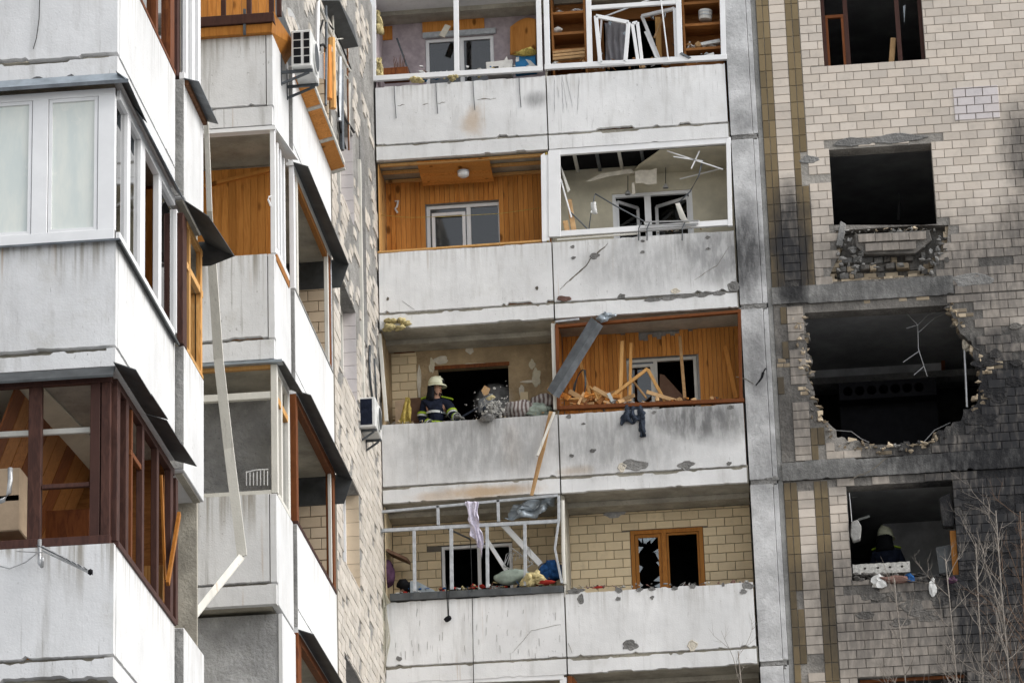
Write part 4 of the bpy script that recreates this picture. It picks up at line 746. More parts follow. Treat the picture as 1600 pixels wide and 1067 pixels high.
o = heap('rolled_blanket', 'blanket', 'rolled striped grey blanket on the parapet', 'blanket', 815, 640, D+.3, (.24,.16,.14), 2, 2, .2, 3, .06); heap('blue_cloth', 'pillow', 'crumpled pale blue cloth beside the rolled blanket', 'cloth', 842, 642, D+.22, (.17,.12,.11), 2, 5, .35, 3, .06); heap('grey_bundle', 'blanket', 'grey bundle behind the pale blue cloth', 'bundle', 850, 632, D+.45, (.25,.15,.14), 1, 9, .3, 3)
mb = MB().prism([oy(858,642,D-.06),oy(864,643,D-.06),oy(852,700,D-.14),oy(833,774,D-.18),oy(828,773,D-.18),oy(843,705,D-.14)], (0,.02,0)); o = mb.build('hanging_board', M['rawwood'], None); tag(o, 'long splintered board hanging down over the parapets', 'board'); MB().fbar(oy(866,644,D-.075), oy(840,712,D-.155), .035, .03).build('white_edge', M['oldframe'], o)
# --- storey 3, right: wrecked pine loggia
t, x0, x1 = loggia(3, 'R', 'wrecked loggia with splintered pine boarding inside a brown wooden frame', beam=False); random.seed(37)
op = op_px(3, 976, 1088, 561); w_ = back(t, x0, x1, 3, op, M['oldconc']); ztop = oy(1000,520,YB).z
planks(w_, x0+.03, x1-.01, zb(3)+.05, zc(3)-.1, YB-.003, op, M['pine'], .07, lambda x, i: ztop + .1*math.sin(x*3)+ (.09 if rnd() < .4 else 0)+ru(-.05,.03), drop=lambda x: False)
wq = window(t, op, YB+.04, M['oldframe'], .42, 'darkglass', .05, (1, 0)); s = frame_rect(t, op[0]+.06, op[0]+(op[1]-op[0])*.42-.03, op[2]+.06, op[3]-.1, YB+.01, .045, .04, M['oldframe'], 'casement')
for a, c, wd in (((873,640),(870,508),.05),((1158,628),(1155,484),.05)): rail(t, a, c, D+.04, wd, .07, M['redwood'], 'post')
rail(t, (868,511), (1158,487), D+.038, .045, .076, M['redwood'], 'head'); rail(t, (874,638), (1163,626), D+.035, .06, .09, M['redwood'], 'sill'); MB().box((XM+.012, D+.1, zb(3)+.02), (XM+.03, YB-.02, zc(3)-.005)).build('side_board', M['pine'], t)
rail(t, (868,503), (905,499), D-.0, .03, .05, M['greyframe'], 'flashing_end')
o = MB(); P = [oy(855,609,D-.14), oy(873,622,D-.14), oy(942,509,D-.05), oy(937,498,D-.05), oy(924,496,D-.06)]; mid0, mid1 = oy(864,617,D-.24), oy(934,504,D-.16)
o.add([P[0], mid0, P[1], P[2], mid1, P[4]], [(0,1,4,5),(1,2,3,4)]); me = o.mesh('sheet'); o = obj('metal_flashing', me, M['darkzinc']); md = o.modifiers.new('Solidify', 'SOLIDIFY'); md.thickness = .006; tag(o, 'long bent grey metal flashing dangling across the two loggias', 'flashing')
cloth('crumpled_flashing', 'zinc', 'crumpled end of metal flashing caught on the slab edge', 'flashing', [(930,497),(946,486),(966,492),(940,506)], D-.06, 2, .03, 8, 8, 0, .04, None, .006)
for i, (a, c, wd) in enumerate((((952,622),(1012,576),.05),((1012,577),(1039,627),.05),((972,533),(969,628),.055),((986,536),(984,622),.045),((940,620),(962,612),.04),((985,590),(1010,622),.03))): stick('broken_batten', 'pinelight' if i < 4 else 'rawwood', ['pine batten slanting up from the brown sill to a peak','pine batten slanting down from the peak towards the dark opening','tall pale batten standing before the wrecked window','second upright batten standing close to the first','short batten lying near the metal bracket','thin batten under the peaked pair'][i], 'batten', a, c, wd, .035, D+.25+.05*i, D+.3)
scrap('brown_panel', 'brownboard', 'large brown panel leaning in the dark window opening of the wrecked pine loggia', 'panel', [(1031,584),(1038,586),(1078,630),(1030,630)], YB-.05, .02)
for i in range(30):
    a_ = ru(882, 975); l_ = ru(6, 34)*random.choice((-1, 1)); ya = ru(618, 634)
    stick('splintered_wood', random.choice(('rawwood','pine','pinelight','cabinet')), 'splintered wood heaped on the brown sill', 'wood', (a_, ya), (a_+l_, ya+ru(-20, 8)), ru(.02,.08), ru(.012,.03), D+ru(.06,.3), D+ru(.06,.4), 'splintered wood on the brown sill')
scrap('metal_bracket', 'silver', 'small shiny metal bracket on the broken wood', 'bracket', [(948,615),(953,613),(959,625),(955,628)], D+.05, .02)
wc = thing('wire_coil', 'coil of stiff grey wire in the corner of the wrecked pine loggia', 'wire', oy(905,620,D+.35))
for i in range(6): MB().tube([oy(x_, y_, D+.3+.02*i) for x_, y_ in [(893+i*.6,622),(897+i,600-i*2),(905+i,582-i),(912+i*.6,578),(914+i*.4,595+i),(913,618)]], .005, 5).build('loop', M['rack'], wc, 0, True)
jk_ = cloth('hanging_jacket', 'denim', 'dark jacket hanging over the sooty parapet', 'jacket', [(976,629,D+.01),(1002,628,D+.01),(1008,652,D-.05),(969,664,D-.05)], D-.03, 3, .035, 14, 12, 0, .05, None, .02); sl_ = cloth('jacket_sleeve', 'denim', None, None, [(996,650,D-.04),(1006,648,D-.04),(1008,682,D-.03),(1001,683,D-.03)], D-.04, 1, .02, 8, 12, 0, .03, None, .025)
sl_.parent = jk_
for i, (px, py, r_, rz) in enumerate(((889,651,.04,.03),(926,704,.05,.03),(893,712,.04,.03),(1142,636,.05,.03),(1022,644,.03,.025),(912,662,.03,.02))): spall(t, px, py, r_, D, i, rz)
spall(t, 990, 727, .22, D-.002, 2, .1); spall(t, 1072, 727, .12, D-.002, 6, .08); spall(t, 972, 730, .06, D-.003, 4, .07, M['drywall']); spall(t, 1139, 724, .04, D, 1, .03)
# --- storey 2, left: grey metal grid
t, x0, x1 = loggia(2, 'L', 'loggia crammed with belongings behind a bent grey metal glazing grid'); random.seed(38)
op = op_px(2, 689, 800, 853); w_ = back(t, x0, x1, 2, op, M['darkmortar'])
lay_tiles(w_, courses(x0+.02, x1-.01, zb(2)+.6, zc(2)-.08, [op], zphase=.05), YB-.002, M['logtile'], 'tile', 150)
window(t, op, YB+.03, M['pvc'], .53, 'darkglass', .045, (0, 0)); G = M['greyframe']; Yg = D-.02
for a, c, wd in (((593,932),(592,798),.05),((592,800),(872,774),.04),((594,829),(874,814),.055),((685,820),(684,790),.045),((779,815),(778,781),.045),((648,924),(647,829),.05),((706,921),(705,826),.055),((762,918),(761,823),.05),((821,915),(820,818),.05),((873,775),(873,814),.04),((873,814),(867,857),.035),((867,857),(878,911),.035)): MB().fbar(oy(*a, Yg), oy(*c, Yg), wd, .04).build('bar', G, t, .003)
MB().prism([oy(609,927,D-.05),oy(880,914,D-.05),oy(880,924,D-.05),oy(609,938,D-.05)], (0,.14,0)).build('sill_flashing', M['darkmetal'], t); [MB().box(oy(x,938-(x-609)*.05,D-.03), oy(x+2,928-(x-609)*.05,D-.056)).build('bracket', M['rack'], t) for x in (642,685,732,782,828,873)]
for i in range(9): MB().hexa([(x0+.002, D+.1+i*.088, zb(2)+.03), (x0+.002, D+.18+i*.088, zb(2)+.03), (x0+.012, D+.18+i*.088, zb(2)+.03), (x0+.012, D+.1+i*.088, zb(2)+.03)], (0,0,zc(2)-zb(2)-.05)).build('side_tile', M['logtile'], t)
MB().sheet(lambda u, v: V(XM-.02+.02*math.sin(v*3+1), D-.0+u*.5, zs(2)-.08+(zc(2)-zs(2)+.06)*v), 4, 8, .012).build('divider_sheet', M['oldframe'], t); MB().tube([oy(882,912,D-.01), oy(880,860,D-.01), oy(879,782,D-.0)], .03, 8).build('divider_edge', M['oldframe'], t)
cloth('lace_curtain', 'lace', 'torn lilac lace curtain hanging from the grey grid', 'curtain', [(727,783,D-.07),(748,783,D-.07),(757,868,D-.06),(738,840,D-.06)], D-.06, 2.5, .03, 16, 20, 0, .07)
cloth('crumpled_sheet_metal', 'zinc', 'crumpled sheet of metal caught in the top of the grey grid', 'sheet metal', [(802,788),(872,772),(852,800),(789,813)], D+.1, 2, .06, 12, 10, 0, .08, None, .005)
for i, (a, c, wd) in enumerate((((760,842),(796,899),.06),((786,819),(845,882),.09),((700,826),(735,842),.02))): stick('fallen_frame_bar', 'pvc' if i < 2 else 'rack', ['white frame bar leaning towards the pillow','wide white frame bar slanting under the sheet metal','thin dark rod behind the middle of the grey grid'][i], 'frame bar', a, c, wd, .05, D+.35, D+.3)
r_ = thing('wire_rack', 'bent wire dish rack wedged among the belongings behind the grid', 'rack', oy(808,885,D+.3))
for i in range(7): MB().tube([oy(787+i*6,878-i*3.5+8,D+.25), oy(791+i*6,866-i*2,D+.28), oy(800+i*5.5,860+i*4,D+.3)], .006, 4).build('wire', M['steel'], r_)
for pts in ([(787,884),(800,856),(832,880)], [(787,884),(812,895),(832,880)]): MB().tube([oy(x, y, D+.26) for x, y in pts], .01, 5).build('rim', M['steel'], r_)
heap('pillow', 'pillow', 'pale green pillow slumped on the sill behind the grid', 'pillow', 802, 900, D+.14, (.27,.12,.12), 1, 3, .18, 3); heap('torn_stuffing', 'wool', 'torn cream stuffing spilling over the sill beside the pillow', 'stuffing', 832, 905, D+.02, (.09,.06,.07), 7, 4, .6, 2, .12); heap('blue_clothes', 'bluecloth', 'heap of deep blue clothes at the end of the grey grid', 'clothes', 862, 895, D+.2, (.14,.1,.12), 4, 6, .5, 2, .08); heap('red_cloth', 'redcloth', 'red cloth on the sill below the blue clothes', 'cloth', 848, 911, D+.02, (.12,.06,.035), 2, 7, .4, 2, .05)
o = MB().prism([V(x0+.03,D+.08,oy(600,862,D+.1).z), V(oy(636,862,D+.1).x,D+.08,oy(636,876,D+.1).z), V(oy(640,862,D+.6).x,D+.7,oy(636,880,D+.6).z), V(x0+.03,D+.7,oy(600,868,D+.6).z)], (0,0,.05)).build('shelf_board', M['brownboard'], None); tag(o, 'tilted brown shelf board at the corner behind the grid', 'shelf'); heap('purple_bag', 'purple', 'dark purple bag hanging under the tilted shelf', 'bag', 606, 896, D+.2, (.12,.1,.2), 1, 4, .2, 3)
scrap('blue_board', 'zinc', 'pale blue board lying behind the grid', 'board', [(641,907),(652,908),(683,924),(641,927)], D+.15, .02); heap('black_cloth', 'black', 'black crumpled cloth under the tilted shelf', 'cloth', 632, 915, D+.2, (.12,.08,.09), 1, 8, .4, 2)
o = thing('dangling_hook', 'black object dangling on cords below the grey grid', 'hook', oy(700,966,D-.07)); MB().tube([oy(697,912,D-.07), oy(699,940,D-.07), oy(700,962,D-.07)], .008, 5).build('cord', M['cable'], o); MB().tube([oy(702,912,D-.07), oy(701,940,D-.07), oy(701,962,D-.07)], .006, 5).build('cord', M['cable'], o); MB().lump(oy(700,966,D-.07), (.05,.03,.05), 3, .4, 2).build('weight', M['black'], o)
wire('cable', 'cable', 'black cable hanging straight down over the white parapet', 'cable', [(735,843),(737,900,D-.07),(738,940,D-.03),(739,1000,D-.03),(740,1075,D-.03)], D-.06, .006)
for i in range(34): crack(t, (lambda x, y: [(x, y), (x+ru(-1,1), y+ru(6,13))])(ru(612,880), ru(945,1030)), D, .007, .003)
crack(t, [(800,1020),(830,985),(876,975)], D, .004, .006); spall(t, 623, 1029, .05, D, 2, .04)
# --- storey 2, right: bare tiled loggia
t, x0, x1 = loggia(2, 'R', 'open loggia with yellow tiled back wall and an orange wooden window with broken glass', .03); random.seed(39)
op = op_px(2, 984, 1098, 829); w_ = back(t, x0, x1, 2, op, M['darkmortar'])
lay_tiles(w_, courses(x0+.01, x1-.005, zb(2)+.6, zc(2)-.08, [op], skip=lambda x, z: False, zphase=.05, phase=.1), YB-.002, M['logtile'], 'tile', 200)
wq = window(t, op, YB+.0, M['oakframe'], .46, 'darkglass', .06, (0, 0)); xm = op[0]+(op[1]-op[0])*.46; s = frame_rect(t, op[0]+.07, xm-.04, op[2]+.07, op[3]-.07, YB+.02, .05, .04, M['oakframe'], 'casement'); frame_rect(t, xm+.04, op[1]-.07, op[2]+.07, op[3]-.07, YB+.02, .03, .04, M['oakframe'], 'casement')
shards(s, (op[0]+.12, xm-.09, op[2]+.3, op[3]-.12), YB+.03, 5, 26, .1)
for i, (px, py, r_, rz) in enumerate(((908,936,.05,.07),(898,923,.14,.04),(966,922,.06,.05),(966,935,.04,.03),(999,921,.05,.03),(1019,920,.05,.035),(1019,933,.03,.03),(1054,919,.05,.03),(1082,915,.05,.04),(1130,913,.02,.03),(1161,924,.05,.04),(1168,915,.09,.05),(984,1008,.11,.08))): spall(t, px, py, r_, D-(.001 if py > 920 else 0), i, rz)
spall(t, 1082, 1008, .07, D, 4, .08, M['drywall']); MB().lump(oy(934,917,D+.03), (.07,.04,.02), 2, .5).build('brick_bit', M['redcloth'], t); crack(t, [(888,1005),(894,1020)], D, .012, .004)
MB().box((x0+.0, D+.1, zb(2)+.02), (x0+.03, YB, zc(2)-.005)).build('side_wall', M['soffit'], t)
spall(t, oy(960,805,YB).x, oy(960,803,YB).z, .15, YB-.014, 4, .06, M['greywall'])
# --- storey 1 (only its heads show)
for sd, lb in (('L', 'loggia with white window head below the grey grid loggia'), ('R', 'loggia with brown timber corner below the yellow tiled loggia')):
    t, x0, x1 = loggia(1, sd, lb); op = (x0+.9, x1-.7, zb(1)+.8, zb(1)+2.1); back(t, x0, x1, 1, op, M['plaster'])
    if sd == 'L': rail(t, (597,1066), (881,1056), D+.03, .11, .06, M['pvc'], 'head'); rail(t, (602,1170), (600,1066), D+.03, .1, .05, M['pvc'], 'post'); rail(t, (884,1160), (880,1058), D+.03, .1, .05, M['pvc'], 'post')
    else: rail(t, (890,1056), (893,1160), D+.03, .06, .06, M['redwood'], 'post'); MB().fbar(oy(893,1058,D+.05), oy(925,1110,D+.05), .06, .04).build('brace', M['redwood'], t)
MB().box((XW, D+.02, zb(0)-.27), (XR, D+.1, zs(0))).build('lower_parapet', M['panel'], b)
# ------------------------------------------------------------------ the projecting wing: near balconies, second balconies, long loggias, tiled wall
random.seed(41)
FA = .2
wing = thing('apartment_wing', 'projecting side wing of the apartment block that carries the stacked balconies', 'building', (-8.5, 36, 0))
MB().box((-10.2, YA+.3, 0), (-7.75, D+1, zb(5))).build('inner_wall', M['soffit'], wing)
MB().box((-10.2, YA+.05, 0), (XA, YA2, zb(0)-.3)).build('base_wall', M['oldconc'], wing); MB().box((-7.74, YA2+.1, 0), (XA3, YA4, zb(-1))).build('base_wall', M['oldconc'], wing)
MB().box((-7.74, YE+.25, 0), (XE-.03, YE2, zb(1)-.3)).build('stucco_wall', M['greywall'], wing); MB().box((XE-.03, YE+.24, 0), (XE+.01, YE2, zb(1)-.3)).build('white_corner', M['whitepaint'], wing)
MB().box((-7.74, YE2+.05, 0), (XP-.01, YP2, zb(0)-.3)).build('base_wall', M['oldconc'], wing)
def ycorner(px, py, X): return ox(px, py, X).y
def vbar(parent, X, px, py0, py1, wd, th, mat, name, dx=0.):     # upright on a plane x = X
    a, c = ox(px, py0, X), ox(px, py1, X); yy = (a.y+c.y)/2; return MB().box((X-th+dx, yy-wd/2, min(a.z, c.z)), (X+dx, yy+wd/2, max(a.z, c.z))).build(name, mat, parent, .004)
def vbz(parent, X, y, z0, z1, wd, th, mat, name, dx=0.): return MB().box((X-th+dx, y-wd/2, z0), (X+dx, y+wd/2, z1)).build(name, mat, parent, .004)
def ebar(parent, pxa, pxb, z0, z1, Y, th, mat, name, dy=0.): return MB().box((oy(pxa, 400, Y).x, Y+dy, z0), (oy(pxb, 400, Y).x, Y+dy+th, z1)).build(name, mat, parent, .004)
def rail_y(parent, X, y0, y1, z0, z1, th, mat, name, dx=0.): return MB().box((X-th+dx, y0, z0), (X+dx, y1, z1)).build(name, mat, parent, .003)
# ---- near balconies
def near_balcony(k, label):
    t = thing('balcony', label, 'balcony', (XA-.8, YA+1, zb(k)), 'balconies of the projecting wing')
    yslab(panel_poly(-9.4, XA-.006, zb(k), zs(k)-.01, .03), YA, YA+.09, 'end_panel', M['endpaint'], t)
    yslab(jag(-9.4, XA-.03, zb(k)-FA, .004, chip=.03)+jag(XA-.03, -9.4, zb(k)-.035, .012, chip=.2, chipamp=-.03), YA-.02, YA+.09, 'end_slab_edge', M['endpaint'], t)
    xslab(panel_poly(YA+.091, YA2, zb(k), zs(k)-.01, .015), XA, XA-.08, 'side_panel', M['wingpaint'], t)
    xslab([(YA-.018, zb(k)-FA), (YA2, zb(k)-FA), (YA2, zb(k)-.012), (YA-.018, zb(k)-.03)], XA-.002, XA-.08, 'side_slab_edge', M['wingpaint'], t)
    MB().box((-9.4, YA+.1, zb(k)-FA+.004), (XA-.082, YA2+.08, zb(k)+.02)).build('floor_slab', M['soffit'], t)
    return t
tA2 = near_balcony(2, 'grey balcony end with a vertical wire at the top of the near wing'); tA1 = near_balcony(1, 'balcony with white plastic glazing and zinc hood on the near wing'); tA0 = near_balcony(0, 'balcony with brown painted wooden glazing and antenna on the near wing')
z1h = oy(100, 142, YA).z
# glazing storey 1: white plastic
zb0 = zs(1)
for a, c in ((-308, -283), (-190, -165), (-72, -45), (47, 72), (151, 178)): ebar(tA1, a, c, zb0, z1h, YA, .07, M['pvc'], 'post', .012)
ebar(tA1, -308, 178, zb0, zb0+.11, YA, .066, M['pvc'], 'bottom_rail', .01); ebar(tA1, -308, 178, z1h-.07, z1h, YA, .066, M['pvc'], 'top_rail', .01)
for a, c in ((-282, -191), (-164, -73), (-44, 46), (73, 150)):
    xa, xc = oy(a, 400, YA).x, oy(c, 400, YA).x; MB().box((xa, YA+.04, zb0+.115), (xc, YA+.046, z1h-.075)).build('pane', M['reflectpane'], tA1); frame_rect(tA1, xa, xc, zb0+.112, z1h-.072, YA+.02, .03, .04, M['pvc'], 'casement')
    MB().sheet(lambda u, v: V(xa+(xc-xa)*u, YA+.075+.008*math.sin(u*26), zb0+.02+(z1h-zb0-.05)*(1-v)), 40, 2).build('reflection_sheet', M['reflection_sheet'], tA1, 0, True)  # pale sheet added behind the panes to brighten them like a reflection
MB().prism([V(-9.4, YA-.06, zb0-.012), V(XA+.03, YA-.06, zb0-.012), V(XA+.03, YA+.01, zb0+.012), V(-9.4, YA+.01, zb0+.012)], (0,0,-.02)).build('sill_flashing', M['darkzinc'], tA1); MB().prism([V(XA+.05, YA-.06, zb0-.03), V(XA+.05, YA2-.02, zb0-.03), V(XA-.01, YA2-.02, zb0+.012), V(XA-.01, YA-.0, zb0+.012)], (0,0,-.025)).build('sill_flashing', M['darkmetal'], tA1)
rail_y(tA1, XA, YA+.08, YA2-.05, zb0+.012, zb0+.1, .065, M['pvc'], 'bottom_rail', .012); rail_y(tA1, XA, YA+.08, YA2-.05, z1h-.09, z1h, .065, M['pvc'], 'top_rail', .012)
ys = [ycorner(px, 300, XA) for px in (200, 222, 249, 276)]
for i, y in enumerate(ys): vbz(tA1, XA, y, zb0+.1, z1h-.09, (.12, .2, .13, .08)[i], .06, M['pvc'], 'mullion', .01)
for i, (a, c) in enumerate(((YA+.1, ys[0]-.07), (ys[0]+.07, ys[1]-.11), (ys[2]+.07, ys[3]-.05))): MB().box((XA-.03, a, zb0+.1), (XA-.024, c, z1h-.09)).build('pane', M['darkglass'], tA1)
MB().box((-9.4, YA2-.06, zb(1)+.03), (XA-.09, YA2-.02, zb(2)-FA)).build('end_lining', M['redwood'], tA1); MB().box((-7.3, YA+.5, zb(1)+.03), (-7.26, YA2-.07, zb(2)-FA)).build('inner_lining', M['cabinet'], tA1)
for i in range(4): MB().box((XA-.5+i*.1, YA2-.1, zb(1)+.05), (XA-.404+i*.1, YA2-.062, zb(2)-FA-.05)).build('plank', M['pine'], tA1)
MB().prism([V(-9.4, YA-.11, z1h+.02), V(XA+.12, YA-.11, z1h+.02), V(XA+.01, YA-.022, zb(2)-FA-.0), V(-9.4, YA-.022, zb(2)-FA-.0)], (0,.012,-.004)).build('zinc_hood', M['zinc'], tA1); MB().box((-9.4, YA-.115, z1h-.012), (XA+.12, YA-.105, z1h+.022)).build('hood_drip', M['darkzinc'], tA1)
ym = ycorner(222, 193, XA+.14)
MB().prism([V(XA+.12, YA-.11, z1h+.0), V(XA+.12, YA+.75, z1h-.04), V(XA+.0, YA+.8, zb(2)-FA-.03), V(XA+.0, YA-.1, zb(2)-FA-.01)], (.004,0,-.012)).build('side_hood', M['darkmetal'], tA1); MB().prism([V(XA+.1, YA+.62, z1h-.05), V(XA+.1, YA2-.02, z1h-.03), V(XA+.0, YA2-.02, zb(2)-FA-.03), V(XA+.0, YA+.62, zb(2)-FA-.03)], (.004,0,-.012)).build('side_hood', M['zinc'], tA1)
# glazing storey 0: brown wood
zb0, z0h = zs(0), oy(100, 600, YA).z; BW = M['brownwood']
for a, c in ((-306, -286), (-188, -168), (-70, -50), (48, 68), (143, 158), (160, 174)): ebar(tA0, a, c, zb0-.01, z0h, YA, .08, BW, 'post', .01)
ebar(tA0, -306, 175, zb0-.01, zb0+.07, YA, .07, BW, 'bottom_rail', .0); ebar(tA0, -306, 175, z0h-.0, z0h+.06, YA, .07, BW, 'top_rail', .005); ebar(tA0, 69, 142, oy(100,757,YA).z-.02, oy(100,757,YA).z+.02, YA, .05, BW, 'glazing_bar', .02)
rail_y(tA0, XA, YA+.08, YA2, zb0-.02, zb0+.035, .07, BW, 'bottom_rail', .02); rail_y(tA0, XA, YA+.08, YA2, z0h-.02, z0h+.05, .065, BW, 'top_rail', .0)
for i, px in enumerate((184, 198, 223, 246, 268, 276)): vbz(tA0, XA, ycorner(px, 800, XA), zb0+.03, z0h-.02, (.12,.11,.08,.09,.12,.1)[i], .06, BW, 'mullion', .005)
rail_y(tA0, XA, ycorner(206,720,XA), ycorner(222,720,XA), z0h-.45, z0h-.4, .04, M['redwood'], 'transom', -.005); vbz(tA0, XA, ycorner(207,760,XA), zb0+.03, z0h-.02, .05, .05, M['redwood'], 'casement_stile', -.003)
MB().prism([V(-9.4, YA-.12, z0h+.02), V(XA+.0, YA-.12, z0h+.02), V(XA, YA-.02, zb(1)-FA-.005), V(-9.4, YA-.02, zb(1)-FA-.005)], (0,.004,-.02)).build('hood', M['darkmetal'], tA0)
for i in range(4):
    ya, yc_ = YA-.1+i*.715, YA-.1+(i+1)*.715-.01; dz = .0+.012*(i % 2); MB().prism([V(XA+.2, ya, z0h+.06+dz), V(XA+.2+.01*(i % 2), yc_, z0h+.06+dz), V(XA, yc_, zb(1)-FA+.01), V(XA, ya, zb(1)-FA+.01)], (.002,0,-.012)).build('hood_sheet', M['darkmetal'], tA0)
zm = zb(0)+1.0
MB().box((-9.4, YA2-.06, zb(0)+.03), (XA-.09, YA2-.03, zb(1)-FA)).build('end_lining', M['cabinet'], tA0)
for i in range(20): MB().box((XA-.09-(i+1)*.1, YA2-.09, zb(0)+.04), (XA-.094-i*.1, YA2-.062, zm+.55)).build('plank', M['pinelight'] if i < 7 else M['pine'], tA0)
MB().prism([V(-7.75, YA+.3, zb(1)-FA-.05), V(XA-.75, YA+.3, zb(1)-FA-.02), V(XA-.55, YA2-.1, zb(1)-FA-.02), V(-7.6, YA2-.1, zb(1)-FA-.3)], (0,0,.015)).build('ceiling_board', M['cream'], tA0); Q = [V(-7.7, YA+.2, zb(0)+.9), V(-7.6, YA2-.1, zb(0)+.9), V(-6.95, YA2-.1, zb(1)-FA-.1), V(-7.1, YA+.2, zb(1)-FA-.06)]
for i in range(9):
    f0, f1 = i/9, (i+.95)/9; MB().prism([Q[0].lerp(Q[1], f0), Q[0].lerp(Q[1], f1), Q[3].lerp(Q[2], f1), Q[3].lerp(Q[2], f0)], (-.02, 0, .004*(i % 2))).build('plank', M['cabinet'] if i % 3 else M['redwood'], tA0)
MB().box((-7.5, YA+.9, zb(0)+1.0), (-6.5, YA+1.3, zb(0)+1.06)).build('shelf', M['cabinet'], tA0); MB().box((-7.1, YA+1.4, zb(0)+.4), (-6.7, YA+1.9, zb(0)+1.75)).build('cupboard', M['redwood'], tA0)
MB().box((-7.72, YA+.25, zb(0)+.05), (-7.7, YA2-.1, zb(1)-FA-.05)).build('inner_lining', M['redwood'], tA0)
o = MB().fbar(oy(-30,681,YA+.22), oy(141,672,YA+.18), .05, .04).build('white_batten', M['oldframe'], None, .004); tag(o, 'white batten slung across the brown wooden glazing', 'batten')
for i, (a, c, lb) in enumerate((((-20,786),(46,748),'upper cardboard box of the stack behind brown glazing'), ((-20,831),(46,789),'lower cardboard box of the stack behind brown glazing'))):
    o = MB().box(oy(*a, YA+.25), oy(*c, YA+.6)).build('cardboard_box', M['cardboard'], None, .01); tag(o, lb, 'box', 'cardboard boxes behind the brown glazing')
o = MB().tube([oy(-6,785,YA-.1), oy(6,781,YA-.1), oy(14,770,YA-.1), oy(16,750,YA-.1), oy(16,731,YA-.1)], .022, 10).build('steel_pipe', M['steel'], None, 0, True); tag(o, 'bent galvanised pipe end sticking up before the brown glazing', 'pipe')
for i, (a, c, w_, d_) in enumerate((((262,912),(280,802),.05,.03),((258,905),(252,742),.05,.02))): 
    p, q = ox(*a, XA+.03 if i == 0 else XA-.03), ox(*c, XA+.05 if i == 0 else XA-.03); o = MB().bar(p, q, w_, d_, (1,0,0)).build('splintered_batten', M['oakframe'], None); tag(o, ['splintered orange batten leaning out of the brown glazing','orange batten standing inside the brown side glazing'][i], 'batten')
a = thing('antenna', 'small rake antenna bent downwards on the white parapet', 'antenna', oy(62,850,YA-.08)); S = M['steel']
MB().tube([oy(62,843,YA-.06), oy(62,880,YA-.08), oy(65,885,YA-.1), oy(67,870,YA-.14)], .018, 8).build('bracket', S, a, 0, True); MB().tube([oy(66,854,YA-.14), oy(141,893,YA-.2)], .013, 6).build('boom', S, a); MB().tube([oy(66,860,YA-.14), oy(138,894,YA-.2)], .008, 6).build('boom', S, a)
for i in range(9):
    p = oy(66,854,YA-.14).lerp(oy(141,893,YA-.2), .08+i*.11); l = .1-.007*i; MB().tube([p+V(-l*.8,-.03,.03), p+V(l*.8,.03,-.03)], .004, 4).build('element', M['rack'], a)
MB().tube([oy(26,861,YA-.14), oy(66,863,YA-.14)], .005, 4).build('reflector', S, a); MB().lump(oy(141,893,YA-.2), (.025,.025,.03), 1, .1, 1).build('end_cap', M['black'], a)
o = MB().tube([oy(-5,883,YA-.03), oy(15,888,YA-.03), oy(40,878,YA-.04), oy(60,862,YA-.1)], .006, 5).build('antenna_cable', S, None, 0, True); tag(o, 'thin antenna cable looping along the white parapet', 'cable')
o = MB().tube([oy(62,-10,YA-.015), oy(61,30,YA-.015), oy(57,60,YA-.015), oy(52,77,YA-.015)], .004, 5).build('wire', M['cable'], None); tag(o, 'thin wire hanging down the grey balcony end', 'wire')
# storey 2 glazing of the side
zb0 = zs(2)
rail_y(tA2, XA, YA+.08, YA2, zb0-.01, zb0+.03, .06, M['redwood'], 'bottom_rail', .008)
for px, w_, mt in ((245, .1, 'redwood'), (269, .2, 'redwood'), (279, .12, 'brownwood')): vbz(tA2, XA, ycorner(px, 40, XA), zb0+.03, zb0+1.5, w_, .06, M[mt], 'mullion', .004)
vbz(tA2, XA, YA+.1, zb0+.03, zb0+1.5, .1, .06, M['redwood'], 'mullion', .004); MB().box((XA-.05, YA+.1, zb0+.03), (XA-.044, YA2-.2, zb0+1.5)).build('pane', M['darkglass'], tA2); MB().sheet(lambda u, v: V(XA-.16+.015*math.sin(u*40), YA+.2+u*2.3, zb0+.03+1.4*(1-v)), 60, 2).build('curtain', M['whitebox'], tA2, 0, True)
# ---- narrow balconies next to them
def narrow_balcony(k, label):
    t = thing('narrow_balcony', label, 'balcony', (XA3, YA2+.6, zb(k)), 'narrow balconies of the projecting wing')
    MB().box((XA-.35, YA2+.11, zb(k)-.27), (XA3-.0, YA4, zs(k)-.01)).build('side_panel', M['wingpaint'], t, .006); MB().box((XA-.35, YA2+.1, zb(k)-.25), (XA3-.004, YA2+.108, zs(k)-.02)).build('end_face_shade', M['oldconc'], t)  # thin grey plate paints the shade on the panel's near end
    MB().box((-7.75, YA2+.2, zb(k)-.265), (XA-.36, YA4, zb(k))).build('floor_slab', M['soffit'], t); MB().box((XA3-.1, YA2+.18, zb(k)-.285), (XA3-.03, YA4-.03, zb(k)-.271)).build('drip_rib', M['soffit'], t); return t
t2 = narrow_balcony(2, 'narrow balcony panel below white plastic glazing and a rusty sill'); t1 = narrow_balcony(1, 'narrow balcony panel with tan wooden glazing under a dark hood'); t0 = narrow_balcony(0, 'lowest narrow balcony panel with no glazing above it')
for y, w_ in ((ycorner(293, 60, XA3), .1), (ycorner(303, 60, XA3), .12), (ycorner(312, 60, XA3), .12)): vbz(t2, XA3, y, zs(2), zs(2)+1.55, w_, .06, M['pvc'], 'post')
